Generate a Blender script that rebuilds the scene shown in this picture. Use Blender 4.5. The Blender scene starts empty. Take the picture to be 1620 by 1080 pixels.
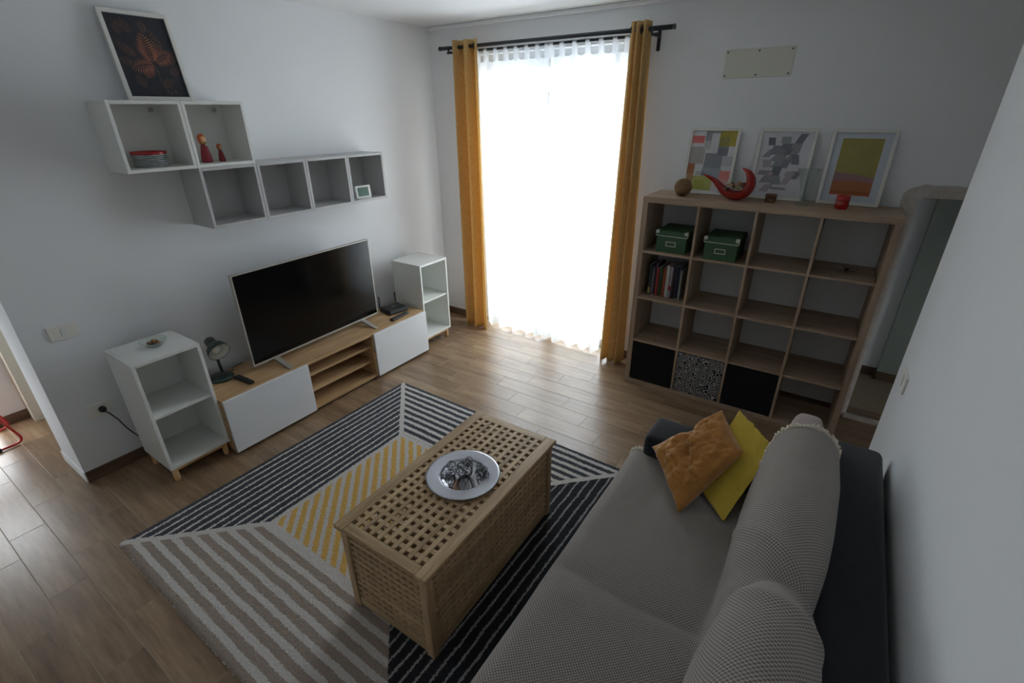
import bpy, bmesh, math, random
import numpy as np
from mathutils import Vector, Matrix, noise as mnoise

random.seed(7)
sc = bpy.context.scene
COL = sc.collection

# ------------------------------------------------------------------ camera
cam_d = bpy.data.cameras.new('camera')
cam = bpy.data.objects.new('camera', cam_d); COL.objects.link(cam)
cam_d.sensor_width = 36.0
cam_d.lens = 764.376 / 1620 * 36.0
cam_d.clip_start = 0.02
R_ = Matrix(((0.83032371, -0.23356433, 0.50597454),
             (0.55723156, 0.36010951, -0.74820728),
             (-0.00745171, 0.90319923, 0.42915688)))
cam.matrix_world = Matrix.Translation((3.3976, -3.7593, 2.0011)) @ R_.to_4x4()
sc.camera = cam

# ------------------------------------------------------------------ light
world = bpy.data.worlds.new('overcast_sky'); sc.world = world
world.use_nodes = True
bg = world.node_tree.nodes['Background']
bg.inputs[0].default_value = (0.91, 0.958, 1.0, 1)
bg.inputs[1].default_value = 6.0

def portal(name, loc, rot, sx, sy):
    l = bpy.data.lights.new(name, 'AREA'); l.shape = 'RECTANGLE'
    l.size = sx; l.size_y = sy; l.cycles.is_portal = True
    o = bpy.data.objects.new(name, l); COL.objects.link(o)
    o.location = loc; o.rotation_euler = rot
portal('daylight_portal_window', (1.21, 0.34, 1.22), (math.pi/2, 0, math.pi), 1.54, 2.44)
portal('daylight_portal_side_room', (-1.40, -3.69, 0.55), (math.pi/2, 0, -math.pi/2), 0.46, 1.1)  # serves the added, unseen low opening in the side-room wall
portal('added_hall_opening_portal', (5.47, -0.525, 0.23), (math.pi/2, 0, math.pi/2), 0.45, 0.26)  # serves the invented hall opening, out of view, added to brighten the niche

vs = sc.view_settings
vs.view_transform = 'Standard'; vs.look = 'None'; vs.gamma = 1.0
vs.use_curve_mapping = False
vs.exposure = 0.62
cy = sc.cycles
cy.max_bounces = 10; cy.diffuse_bounces = 6; cy.glossy_bounces = 4
cy.transmission_bounces = 8; cy.transparent_max_bounces = 12
cy.sample_clamp_indirect = 6.0
cy.caustics_reflective = False; cy.caustics_refractive = False

# ------------------------------------------------------------------ materials
def lin(c):
    return c / 12.92 if c <= 0.04045 else ((c + 0.055) / 1.055) ** 2.4
def rgb(r, g, b):
    return (lin(r / 255), lin(g / 255), lin(b / 255), 1.0)

class N:
    """small expression wrapper around shader math nodes"""
    nt = None
    def __init__(s, sock): s.s = sock
    @staticmethod
    def op(o, *a):
        n = N.nt.nodes.new('ShaderNodeMath'); n.operation = o
        for i, v in enumerate(a):
            if isinstance(v, N): N.nt.links.new(v.s, n.inputs[i])
            else: n.inputs[i].default_value = v
        return N(n.outputs[0])
    def __add__(s, o): return N.op('ADD', s, o)
    def __radd__(s, o): return N.op('ADD', o, s)
    def __sub__(s, o): return N.op('SUBTRACT', s, o)
    def __rsub__(s, o): return N.op('SUBTRACT', o, s)
    def __mul__(s, o): return N.op('MULTIPLY', s, o)
    def __rmul__(s, o): return N.op('MULTIPLY', o, s)
    def __truediv__(s, o): return N.op('DIVIDE', s, o)
    def lt(s, o): return N.op('LESS_THAN', s, o)
    def gt(s, o): return N.op('GREATER_THAN', s, o)
    def frac(s): return N.op('FRACT', s)
    def abs(s): return N.op('ABSOLUTE', s)
    def sin(s): return N.op('SINE', s)
    def min(s, o): return N.op('MINIMUM', s, o)
    def max(s, o): return N.op('MAXIMUM', s, o)

def new_mat(name):
    m = bpy.data.materials.new(name); m.use_nodes = True
    nt = m.node_tree; N.nt = nt
    return m, nt, nt.nodes['Principled BSDF']
def coords(nt, kind='Object', scale=(1, 1, 1), rand=0.0):
    tc = nt.nodes.new('ShaderNodeTexCoord')
    mp = nt.nodes.new('ShaderNodeMapping')
    mp.inputs['Scale'].default_value = scale
    nt.links.new(tc.outputs[kind], mp.inputs['Vector'])
    if rand:
        oi = nt.nodes.new('ShaderNodeObjectInfo')
        k = N.op('MULTIPLY', N(oi.outputs['Random']), rand)
        cx = nt.nodes.new('ShaderNodeCombineXYZ')
        for i in range(3): nt.links.new(k.s, cx.inputs[i])
        nt.links.new(cx.outputs[0], mp.inputs['Location'])
    return mp.outputs[0]
def noise(nt, vec, scale, detail=3, rough=0.55):
    n = nt.nodes.new('ShaderNodeTexNoise')
    n.inputs['Scale'].default_value = scale
    n.inputs['Detail'].default_value = detail
    n.inputs['Roughness'].default_value = rough
    nt.links.new(vec, n.inputs['Vector'])
    return N(n.outputs['Fac'])
def ramp(nt, fac, stops):
    r = nt.nodes.new('ShaderNodeValToRGB')
    e = r.color_ramp.elements
    while len(e) < len(stops): e.new(0.5)
    for el, (p, c) in zip(e, stops): el.position = p; el.color = c
    nt.links.new(fac.s, r.inputs[0])
    return r.outputs[0]
def mixc(nt, fac, a, b):
    m = nt.nodes.new('ShaderNodeMix'); m.data_type = 'RGBA'
    if isinstance(fac, N): nt.links.new(fac.s, m.inputs[0])
    else: m.inputs[0].default_value = fac
    for v, i in ((a, 6), (b, 7)):
        if isinstance(v, tuple): m.inputs[i].default_value = v
        else: nt.links.new(v, m.inputs[i])
    return m.outputs[2]
def bump(nt, b, h, strength=0.2, dist=0.01):
    n = nt.nodes.new('ShaderNodeBump')
    n.inputs['Strength'].default_value = strength
    n.inputs['Distance'].default_value = dist
    nt.links.new(h.s, n.inputs['Height'])
    nt.links.new(n.outputs[0], b.inputs['Normal'])
def plain(name, c, rough=0.5, var=0.06, scale=8.0, metal=0.0, bmp=0.0, bscale=60, coat=0.0, spec=0.5):
    """a painted / plastic / metal surface with slight mottling"""
    m, nt, b = new_mat(name)
    v = coords(nt)
    f = noise(nt, v, scale)
    c2 = tuple(x * (1 - var) for x in c[:3]) + (1,)
    c1 = tuple(min(1, x * (1 + var)) for x in c[:3]) + (1,)
    nt.links.new(ramp(nt, f, [(0.3, c2), (0.7, c1)]), b.inputs['Base Color'])
    b.inputs['Roughness'].default_value = rough
    b.inputs['Metallic'].default_value = metal
    b.inputs['Coat Weight'].default_value = coat
    b.inputs['Specular IOR Level'].default_value = spec
    if bmp: bump(nt, b, noise(nt, v, bscale, 4), bmp, 0.004)
    return m
def wood(name, dark, mid, light, scale, rough=0.5, rand=7.0, bmp=0.08, spec=0.4, tint=0.0):
    """grain stretched along the axis whose scale is small"""
    m, nt, b = new_mat(name)
    v = coords(nt, 'Object', scale, rand)
    a = noise(nt, v, 1.0, 6, 0.6)
    c = noise(nt, v, 4.0, 3, 0.6)
    f = a * 0.75 + c * 0.25
    col = ramp(nt, f, [(0.30, dark), (0.5, mid), (0.70, light)])
    if tint:
        oi = nt.nodes.new('ShaderNodeObjectInfo')
        hs = nt.nodes.new('ShaderNodeHueSaturation')
        val = N(oi.outputs['Random']) * (2 * tint) + (1 - tint)
        nt.links.new(val.s, hs.inputs['Value']); nt.links.new(col, hs.inputs['Color'])
        col = hs.outputs[0]
    nt.links.new(col, b.inputs['Base Color'])
    b.inputs['Roughness'].default_value = rough
    b.inputs['Specular IOR Level'].default_value = spec
    if bmp: bump(nt, b, f, bmp, 0.003)
    return m
def fabric(name, c, var=0.15, scale=40, rough=0.95, bmp=0.3, sheen=0.2):
    m, nt, b = new_mat(name)
    v = coords(nt)
    f = noise(nt, v, scale, 5, 0.7)
    c2 = tuple(x * (1 - var) for x in c[:3]) + (1,)
    c1 = tuple(min(1, x * (1 + var)) for x in c[:3]) + (1,)
    nt.links.new(ramp(nt, f, [(0.3, c2), (0.7, c1)]), b.inputs['Base Color'])
    b.inputs['Roughness'].default_value = rough
    b.inputs['Specular IOR Level'].default_value = 0.15
    b.inputs['Sheen Weight'].default_value = sheen
    bump(nt, b, noise(nt, v, scale * 9, 2), bmp, 0.002)
    return m
def glass(name, c=(1, 1, 1, 1), body=0.10):
    """thin-walled glass: see-through with fresnel sheen"""
    m, nt, b = new_mat(name)
    out = nt.nodes['Material Output']
    t = nt.nodes.new('ShaderNodeBsdfTransparent'); t.inputs[0].default_value = c
    b.inputs['Roughness'].default_value = 0.04
    f0 = noise(nt, coords(nt), 6.0)
    nt.links.new(ramp(nt, f0, [(0.0, rgb(190, 200, 198)), (1.0, rgb(210, 216, 214))]), b.inputs['Base Color'])
    lw = nt.nodes.new('ShaderNodeLayerWeight'); lw.inputs[0].default_value = 0.35
    f = N(lw.outputs['Facing']) * 0.35 + body
    mx = nt.nodes.new('ShaderNodeMixShader')
    nt.links.new(f.s, mx.inputs[0]); nt.links.new(t.outputs[0], mx.inputs[1]); nt.links.new(b.outputs[0], mx.inputs[2])
    nt.links.new(mx.outputs[0], out.inputs[0])
    return m

M = {}
M['wall'] = plain('white_wall_paint', rgb(235, 237, 239), 0.9, 0.015, 1.5, bmp=0.05, bscale=90, spec=0.2)
M['ceiling'] = plain('white_ceiling_paint', rgb(240, 241, 242), 0.95, 0.01, 1.5, spec=0.1)
M['rough_plaster'] = plain('unfinished_plaster', rgb(196, 190, 182), 0.95, 0.12, 22, bmp=0.8, bscale=45, spec=0.1)
M['cream_paint'] = plain('cream_door_paint', rgb(214, 208, 190), 0.7, 0.03, 3)
M['grout'] = plain('pale_grout', rgb(160, 146, 126), 0.7, 0.08, 30)
M['tile'] = wood('wood_look_tile', rgb(104, 82, 60), rgb(136, 111, 85), rgb(160, 135, 108), (1.3, 12, 12), 0.30, 31.0, 0.04, 0.6, 0.10)
M['base_tile'] = wood('wood_look_skirting', rgb(78, 60, 47), rgb(104, 83, 66), rgb(124, 101, 82), (2, 2, 40), 0.5)
M['white_lam'] = plain('white_laminate', rgb(226, 228, 224), 0.45, 0.01, 3)
M['grey_lam'] = plain('pale_grey_laminate', rgb(186, 186, 186), 0.5, 0.015, 3)
M['white_gloss'] = plain('white_matt_door_front', rgb(224, 226, 228), 0.4, 0.01, 3)
M['bench_oak_y'] = wood('bench_oak_veneer', rgb(160, 126, 88), rgb(188, 153, 112), rgb(206, 174, 134), (30, 1.6, 30), 0.5)
M['birch'] = wood('birch_leg_wood', rgb(190, 145, 92), rgb(214, 172, 118), rgb(226, 190, 140), (4, 4, 4), 0.5)
M['shelf_oak_x'] = wood('bookcase_oak_along', rgb(142, 120, 100), rgb(170, 148, 126), rgb(188, 166, 144), (1.6, 26, 26), 0.55)
M['shelf_oak_z'] = wood('bookcase_oak_upright', rgb(142, 120, 100), rgb(170, 148, 126), rgb(188, 166, 144), (26, 26, 1.6), 0.55)
M['acacia_x'] = wood('acacia_across', rgb(146, 118, 86), rgb(182, 153, 116), rgb(206, 180, 142), (2.2, 30, 30), 0.45, 19.0, 0.08, 0.4, 0.10)
M['acacia_y'] = wood('acacia_along', rgb(146, 118, 86), rgb(182, 153, 116), rgb(206, 180, 142), (30, 2.2, 30), 0.45, 19.0, 0.08, 0.4, 0.10)
M['acacia_z'] = wood('acacia_upright', rgb(146, 118, 86), rgb(182, 153, 116), rgb(206, 180, 142), (30, 30, 2.2), 0.45, 19.0, 0.08, 0.4, 0.10)
M['tv_black'] = plain('black_glossy_screen', rgb(12, 13, 14), 0.12, 0.05, 4, spec=0.3)
M['tv_silver'] = plain('brushed_silver_plastic', rgb(178, 174, 166), 0.35, 0.03, 12, metal=0.4)
M['black_plastic'] = plain('black_plastic', rgb(24, 26, 28), 0.4, 0.08, 20)
M['dark_grey_plastic'] = plain('dark_grey_buttons', rgb(60, 62, 66), 0.5, 0.08, 20)
M['green_metal'] = plain('dark_green_enamel', rgb(22, 46, 44), 0.3, 0.05, 10, coat=0.3)
M['lamp_white'] = plain('white_lamp_inside', rgb(214, 214, 208), 0.35, 0.02, 5)
M['bulb'] = glass('clear_bulb_glass', (0.95, 0.95, 0.95, 1))
M['rod'] = plain('dark_grey_metal_rod', rgb(62, 66, 70), 0.4, 0.05, 12, metal=0.5)
M['chrome'] = plain('polished_metal', rgb(200, 200, 205), 0.15, 0.02, 8, metal=1.0)
M['silver_plate'] = plain('brushed_silver_plate', rgb(176, 178, 186), 0.34, 0.03, 5, metal=0.85)
M['silver_well'] = plain('polished_plate_well', rgb(170, 172, 178), 0.12, 0.02, 5, metal=1.0)
M['wire'] = plain('dark_metal_wire', rgb(46, 46, 48), 0.35, 0.1, 30, metal=0.8)
M['sofa'] = fabric('charcoal_sofa_fabric', rgb(44, 45, 49), 0.12, 30)
M['cushion_beige'] = fabric('pale_taupe_cushion_fabric', rgb(168, 152, 146), 0.06, 40)
M['fringe'] = fabric('cream_cotton_fringe', rgb(214, 204, 186), 0.1, 60)
M['mustard'] = fabric('mustard_velvet', rgb(186, 130, 66), 0.2, 18, 0.8, 0.25, 0.5)
M['yellow'] = fabric('yellow_cotton', rgb(210, 182, 72), 0.08, 20, 0.85, 0.25, 0.3)
M['white_pvc'] = plain('white_window_frame', rgb(232, 234, 236), 0.4, 0.01, 4)
M['pane'] = None
M['switch'] = plain('ivory_switch_plastic', rgb(236, 234, 226), 0.4, 0.01, 10)
M['panel_cream'] = plain('cream_access_panel', rgb(218, 218, 206), 0.6, 0.01, 6)
M['red_paint'] = plain('red_tube_paint', rgb(178, 34, 30), 0.3, 0.05, 10, coat=0.3)
M['seat_white'] = plain('white_seat_vinyl', rgb(228, 228, 220), 0.4, 0.02, 6)
M['frame_white'] = plain('white_picture_frame', rgb(226, 226, 220), 0.45, 0.01, 8)
M['black_box'] = fabric('black_box_fabric', rgb(26, 27, 29), 0.1, 30, 0.9, 0.15, 0.1)
M['green_box'] = plain('green_cardboard', rgb(58, 92, 62), 0.7, 0.05, 14)
M['pale_metal'] = plain('pale_label_metal', rgb(206, 206, 198), 0.4, 0.03, 10, metal=0.3)
M['red_ceramic'] = plain('red_glazed_ceramic', rgb(158, 26, 20), 0.18, 0.05, 6, coat=0.6)
M['red_glass'] = plain('red_lacquer_glass', rgb(176, 22, 22), 0.12, 0.1, 30, coat=0.8)
M['nut'] = plain('dried_nut_shell', rgb(150, 112, 72), 0.7, 0.3, 30)
M['pasta'] = plain('pale_dried_pieces', rgb(196, 170, 128), 0.7, 0.25, 30)
M['wicker'] = plain('brown_wicker', rgb(142, 112, 76), 0.7, 0.3, 60, bmp=0.5)
M['walnut'] = wood('dark_wood_tin', rgb(78, 52, 36), rgb(104, 74, 52), rgb(126, 94, 66), (10, 10, 40), 0.4)
M['clear_glass'] = glass('clear_glass', (0.93, 0.96, 0.95, 1))
M['red_dress'] = plain('dark_red_painted_wood', rgb(128, 26, 40), 0.5, 0.05, 10)
M['skin_paint'] = plain('peach_painted_wood', rgb(222, 166, 128), 0.6, 0.03, 10)
M['hair_paint'] = plain('ginger_painted_wood', rgb(186, 84, 38), 0.6, 0.1, 20)
M['olive'] = plain('olive_ribbon', rgb(130, 130, 60), 0.7, 0.1, 20)
M['plate_red'] = plain('red_plate_glaze', rgb(164, 30, 36), 0.3, 0.03, 8)
M['plate_grey'] = plain('pale_grey_plate_glaze', rgb(166, 174, 174), 0.3, 0.05, 8)
M['lcd'] = plain('grey_green_display', rgb(92, 116, 108), 0.25, 0.05, 6)
M['niche_green'] = plain('grey_green_panel', rgb(150, 160, 152), 0.6, 0.03, 4)
M['paper'] = plain('white_paper', rgb(222, 222, 226), 0.8, 0.01, 6)

def window_glass():
    m, nt, b = new_mat('window_pane_glass')
    out = nt.nodes['Material Output']
    t = nt.nodes.new('ShaderNodeBsdfTransparent'); g = nt.nodes.new('ShaderNodeBsdfGlossy')
    g.inputs['Roughness'].default_value = 0.02
    t.inputs[0].default_value = (0.95, 0.97, 0.97, 1)
    mx = nt.nodes.new('ShaderNodeMixShader')
    f = noise(nt, coords(nt), 2.0) * 0.02 + 0.04
    nt.links.new(f.s, mx.inputs[0]); nt.links.new(t.outputs[0], mx.inputs[1]); nt.links.new(g.outputs[0], mx.inputs[2])
    nt.links.new(mx.outputs[0], out.inputs[0])
    return m
M['pane'] = window_glass()

def sheer_mat():
    m, nt, b = new_mat('white_sheer_voile')
    out = nt.nodes['Material Output']
    t = nt.nodes.new('ShaderNodeBsdfTransparent'); t.inputs[0].default_value = (0.97, 0.98, 1, 1)
    tl = nt.nodes.new('ShaderNodeBsdfTranslucent'); tl.inputs[0].default_value = (0.9, 0.92, 0.95, 1)
    df = nt.nodes.new('ShaderNodeBsdfDiffuse'); df.inputs[0].default_value = (0.88, 0.9, 0.93, 1)
    a = nt.nodes.new('ShaderNodeMixShader'); a.inputs[0].default_value = 0.4
    nt.links.new(tl.outputs[0], a.inputs[1]); nt.links.new(df.outputs[0], a.inputs[2])
    mx = nt.nodes.new('ShaderNodeMixShader')
    v = coords(nt, 'Object', (220, 220, 2))
    f = noise(nt, v, 1.0, 2) * 0.3 + 0.45
    nt.links.new(f.s, mx.inputs[0]); nt.links.new(t.outputs[0], mx.inputs[1]); nt.links.new(a.outputs[0], mx.inputs[2])
    nt.links.new(mx.outputs[0], out.inputs[0])
    return m
M['sheer'] = sheer_mat()

def curtain_mat():
    m, nt, b = new_mat('ochre_curtain_cotton')
    out = nt.nodes['Material Output']
    v = coords(nt, 'Object', (1, 1, 1))
    f = noise(nt, v, 60, 4)
    col = ramp(nt, f, [(0.3, rgb(214, 182, 122)), (0.7, rgb(230, 201, 146))])
    nt.links.new(col, b.inputs['Base Color'])
    b.inputs['Roughness'].default_value = 0.9; b.inputs['Specular IOR Level'].default_value = 0.1
    tl = nt.nodes.new('ShaderNodeBsdfTranslucent'); nt.links.new(col, tl.inputs[0])
    mx = nt.nodes.new('ShaderNodeMixShader'); mx.inputs[0].default_value = 0.45
    nt.links.new(b.outputs[0], mx.inputs[1]); nt.links.new(tl.outputs[0], mx.inputs[2])
    nt.links.new(mx.outputs[0], out.inputs[0])
    return m
M['curtain'] = curtain_mat()

RUG_L, RUG_W = 1.97, 1.99
def rug_mat():
    m, nt, b = new_mat('woven_rug_pile')
    tc = nt.nodes.new('ShaderNodeTexCoord')
    sp = nt.nodes.new('ShaderNodeSeparateXYZ'); nt.links.new(tc.outputs['Object'], sp.inputs[0])
    wob = (noise(nt, tc.outputs['Object'], 85, 3, 0.7) - 0.5) * 0.022
    wob2 = (noise(nt, tc.outputs['Object'], 9, 2) - 0.5) * 0.012
    u = N(sp.outputs[0]) + wob + wob2; v = N(sp.outputs[1]) + wob - wob2
    L, W = RUG_L, RUG_W
    ur = L - u; vf = W - v
    horiz = u.min(ur); vert = v.min(vf)
    inner = horiz.min(vert).gt(0.505)
    side_h = horiz.lt(vert)                # TV / sofa side zones
    left = u.lt(ur); near = v.lt(vf)
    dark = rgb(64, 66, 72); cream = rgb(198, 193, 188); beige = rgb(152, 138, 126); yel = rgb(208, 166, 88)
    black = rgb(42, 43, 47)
    # zone colours
    thin = lambda t, p, w: ((t / p).frac()).lt(w)
    zl = mixc(nt, thin(u + 0.010, 0.0475, 0.28), dark, cream)
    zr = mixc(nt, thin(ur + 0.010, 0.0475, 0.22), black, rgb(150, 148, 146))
    zf = mixc(nt, thin(vf + 0.022, 0.0555, 0.46), dark, cream)
    zn = mixc(nt, thin(v + 0.0, 0.0640, 0.56), cream, beige)
    dg = (u + v) / 1.41421
    yz = mixc(nt, thin(dg + 0.012, 0.0525, 0.56), cream, yel)
    edge_in = horiz.min(vert).lt(0.535)
    yz = mixc(nt, edge_in, yz, cream)
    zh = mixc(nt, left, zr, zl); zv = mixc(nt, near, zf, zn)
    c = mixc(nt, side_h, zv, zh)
    diag = (horiz - vert).abs().lt(0.022)
    far_or_left = N.op('SUBTRACT', 1.0, near).max(left)
    c = mixc(nt, diag * far_or_left, c, cream)
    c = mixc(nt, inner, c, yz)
    fine = noise(nt, tc.outputs['Object'], 160, 2)
    hs = nt.nodes.new('ShaderNodeHueSaturation')
    nt.links.new((fine * 0.5 + 0.75).s, hs.inputs['Value']); nt.links.new(c, hs.inputs['Color'])
    nt.links.new(hs.outputs[0], b.inputs['Base Color'])
    b.inputs['Roughness'].default_value = 1.0; b.inputs['Specular IOR Level'].default_value = 0.05
    b.inputs['Sheen Weight'].default_value = 0.15
    bump(nt, b, noise(nt, tc.outputs['Object'], 130, 3), 0.7, 0.006)
    return m
M['rug'] = rug_mat()

def throw_mat():
    m, nt, b = new_mat('woven_waffle_throw')
    uv = nt.nodes.new('ShaderNodeUVMap'); uv.uv_map = 'UVMap'
    sp = nt.nodes.new('ShaderNodeSeparateXYZ'); nt.links.new(uv.outputs[0], sp.inputs[0])
    k = 2 * math.pi / 0.0112
    a = (N(sp.outputs[0]) * k).sin(); c = (N(sp.outputs[1]) * k).sin()
    h = a * c
    f = h * 0.5 + 0.5
    col = ramp(nt, f, [(0.25, rgb(112, 106, 102)), (0.70, rgb(172, 164, 157))])
    nt.links.new(col, b.inputs['Base Color'])
    b.inputs['Roughness'].default_value = 0.95; b.inputs['Specular IOR Level'].default_value = 0.1
    b.inputs['Sheen Weight'].default_value = 0.15
    bump(nt, b, f, 0.45, 0.004)
    return m
M['throw'] = throw_mat()

def pattern_mat():
    m, nt, b = new_mat('black_white_floral_print')
    v = coords(nt, 'Object', (1, 1, 1))
    vo = nt.nodes.new('ShaderNodeTexVoronoi'); vo.inputs['Scale'].default_value = 26
    vo.feature = 'F1'; nt.links.new(v, vo.inputs['Vector'])
    d = N(vo.outputs['Distance'])
    rings = ((d * 26).sin() + (noise(nt, v, 60, 2) - 0.5) * 1.4).gt(0.1)
    nt.links.new(mixc(nt, rings, rgb(26, 26, 28), rgb(172, 172, 172)), b.inputs['Base Color'])
    b.inputs['Roughness'].default_value = 0.9
    return m
M['floral'] = pattern_mat()

# ------------------------------------------------------------------ mesh helpers
def link(o, parent=None):
    COL.objects.link(o)
    if parent is not None: o.parent = parent
    return o
def from_bm(name, bm, mat, parent=None, smooth=False, loc=None):
    me = bpy.data.meshes.new(name); bm.to_mesh(me); bm.free()
    if smooth:
        me.polygons.foreach_set('use_smooth', [True] * len(me.polygons))
    for mm in (mat if isinstance(mat, (list, tuple)) else [mat]):
        me.materials.append(M[mm] if isinstance(mm, str) else mm)
    o = link(bpy.data.objects.new(name, me), parent)
    if loc: o.location = loc
    return o
def add_box(bm, x0, x1, y0, y1, z0, z1, bev=0.0, seg=1, mi=0):
    r = bmesh.ops.create_cube(bm, size=1.0)
    vs = r['verts']
    for v in vs:
        v.co.x = x0 + (v.co.x + .5) * (x1 - x0)
        v.co.y = y0 + (v.co.y + .5) * (y1 - y0)
        v.co.z = z0 + (v.co.z + .5) * (z1 - z0)
    fs = set(f for v in vs for f in v.link_faces)
    for f in fs: f.material_index = mi
    if bev:
        es = list(set(e for v in vs for e in v.link_edges))
        bmesh.ops.bevel(bm, geom=es, offset=bev, segments=seg, affect='EDGES', profile=0.5)
def box(name, x0, x1, y0, y1, z0, z1, mat, parent=None, bev=0.0015, seg=1, smooth=False):
    """box mesh centred on its own origin, placed with location (relative to the parent)"""
    bm = bmesh.new()
    hx, hy, hz = (x1 - x0) / 2, (y1 - y0) / 2, (z1 - z0) / 2
    add_box(bm, -hx, hx, -hy, hy, -hz, hz, bev, seg)
    return from_bm(name, bm, mat, parent, smooth, ((x0 + x1) / 2, (y0 + y1) / 2, (z0 + z1) / 2))
def boxes(name, L, mat, parent=None, bev=0.0):
    bm = bmesh.new()
    for b in L: add_box(bm, *b, bev)
    return from_bm(name, bm, mat, parent)
def add_tube(bm, pts, r, n=8, closed=False, cap=True):
    pts = [Vector(p) for p in pts]; m = len(pts); rings = []
    rr = r if isinstance(r, (list, tuple)) else [r] * m
    up = None
    for i in range(m):
        if closed: t = pts[(i + 1) % m] - pts[(i - 1) % m]
        else: t = pts[min(i + 1, m - 1)] - pts[max(i - 1, 0)]
        t.normalize()
        if up is None:
            up = t.orthogonal().normalized()
        else:
            up = (up - t * up.dot(t)); up = up.normalized() if up.length > 1e-6 else t.orthogonal().normalized()
        w = t.cross(up)
        rings.append([bm.verts.new(pts[i] + (up * math.cos(a) + w * math.sin(a)) * rr[i]) for a in [2 * math.pi * k / n for k in range(n)]])
    for i in range(m if closed else m - 1):
        A, B = rings[i], rings[(i + 1) % m]
        for k in range(n): bm.faces.new((A[k], A[(k + 1) % n], B[(k + 1) % n], B[k]))
    if cap and not closed:
        bm.faces.new(rings[0][::-1]); bm.faces.new(rings[-1])
def tube(name, pts, r, mat, parent=None, n=8, closed=False):
    bm = bmesh.new(); add_tube(bm, pts, r, n, closed)
    bmesh.ops.recalc_face_normals(bm, faces=bm.faces)
    return from_bm(name, bm, mat, parent, True)
def add_lathe(bm, prof, n=32, c=(0, 0, 0), mi=0):
    """prof: list of (r, z); r == 0 closes to a point"""
    rings = []
    for r, z in prof:
        if r < 1e-6: rings.append([bm.verts.new((c[0], c[1], c[2] + z))])
        else: rings.append([bm.verts.new((c[0] + r * math.cos(2 * math.pi * k / n), c[1] + r * math.sin(2 * math.pi * k / n), c[2] + z)) for k in range(n)])
    for A, B in zip(rings, rings[1:]):
        for k in range(n):
            a = [A[0]] if len(A) == 1 else [A[k], A[(k + 1) % n]]
            b = [B[0]] if len(B) == 1 else [B[(k + 1) % n], B[k]]
            if len(a) + len(b) >= 3:
                f = bm.faces.new(a + b); f.material_index = mi
def lathe(name, prof, mat, parent=None, n=32, loc=None, smooth=True):
    bm = bmesh.new(); add_lathe(bm, prof, n)
    bmesh.ops.recalc_face_normals(bm, faces=bm.faces)
    o = from_bm(name, bm, mat, parent, smooth, loc)
    return o
def grid_mesh(name, P, mat, parent=None, uv=None, smooth=True, thick=0.0):
    """P: numpy array (a, b, 3)"""
    a, b = P.shape[:2]
    me = bpy.data.meshes.new(name)
    idx = np.arange(a * b).reshape(a, b)
    f = np.stack([idx[:-1, :-1], idx[1:, :-1], idx[1:, 1:], idx[:-1, 1:]], -1).reshape(-1, 4)
    me.vertices.add(a * b); me.vertices.foreach_set('co', P.reshape(-1).astype('f'))
    me.loops.add(f.size); me.loops.foreach_set('vertex_index', f.reshape(-1).astype('i'))
    me.polygons.add(len(f)); me.polygons.foreach_set('loop_start', (np.arange(len(f)) * 4).astype('i'))
    if smooth: me.polygons.foreach_set('use_smooth', np.ones(len(f), dtype=bool))
    if uv is not None:
        ul = me.uv_layers.new(name='UVMap')
        ul.data.foreach_set('uv', uv.reshape(-1, 2)[f.reshape(-1)].reshape(-1).astype('f'))
    me.update(calc_edges=True); me.validate()
    me.materials.append(M[mat])
    o = link(bpy.data.objects.new(name, me), parent)
    if thick:
        md = o.modifiers.new('thickness', 'SOLIDIFY'); md.thickness = thick; md.offset = 0
    return o
def empty(name, loc=(0, 0, 0), rz=0.0):
    o = bpy.data.objects.new(name, None); COL.objects.link(o)
    o.empty_display_size = 0.05
    o.location = loc; o.rotation_euler = (0, 0, rz)
    return o
def tag(o, label, cat, group=None):
    o['label'] = label; o['category'] = cat
    if group: o['group'] = group
    return o
def struct(o):
    o['kind'] = 'structure'; return o
def copy_tree(o, parent=None):
    c = o.copy(); COL.objects.link(c)
    if parent is not None: c.parent = parent
    for ch in o.children: copy_tree(ch, c)
    return c

H = 2.675
WX = 3.79            # inner face of the right wall
YE = -1.09           # where the right wall ends
# ------------------------------------------------------------------ room shell
def wall(name, L): return struct(boxes(name, L, 'wall'))
w = wall('wall_left', [(-0.38, 0, -3.305, 0.0, 0, H), (-0.38, 0, -4.30, -3.305, 2.12, H), (-0.38, 0, -5.4, -4.30, 0, H)])
w['label'] = 'white painted wall behind the television with the doorway at its near end'
box('plinth', -0.385, 0.006, -3.312, -3.304, 0.0, 0.075, 'wall', w, 0.002)
WIN = (0.44, 1.98, 2.44)
NX, NZ = 3.745, 1.535
w = wall('wall_far', [(-0.38, WIN[0], 0, 0.3, 0, H), (WIN[0], WIN[1], 0, 0.3, WIN[2], H), (WIN[1], NX, 0, 0.3, 0, H),
                  (NX, 5.3, 0, 0.3, NZ, H), (5.0, 5.3, 0, 0.3, 0, NZ)])
w['label'] = 'white painted wall with the window and the low opening beside the bookcase'
wall('wall_right', [(WX, WX + 0.14, -5.4, YE, 0, H), (WX + 0.14, 5.3, YE - 0.14, YE, 0, H)])
wall('wall_back', [(-1.37, WX + 0.14, -5.55, -5.4, 0, H)])
wall('wall_hall', [(5.3, 5.44, YE - 0.14, -0.75, 0, H), (5.3, 5.44, -0.3, 0.3, 0, H), (5.3, 5.44, -0.75, -0.3, 0, 0.1), (5.3, 5.44, -0.75, -0.3, 0.36, H)])  # small gap added out of view so daylight reaches the low niche
wall('wall_side_room', [(-1.37, -1.22, -3.46, -2.85, 0, H), (-1.37, -1.22, -5.4, -3.92, 0, H), (-1.37, -1.22, -3.92, -3.46, 1.1, H),  # guessed opening out of view, cut small to limit daylight on the left floor
                        (-1.22, -0.38, -3.0, -2.85, 0, H)])
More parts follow.
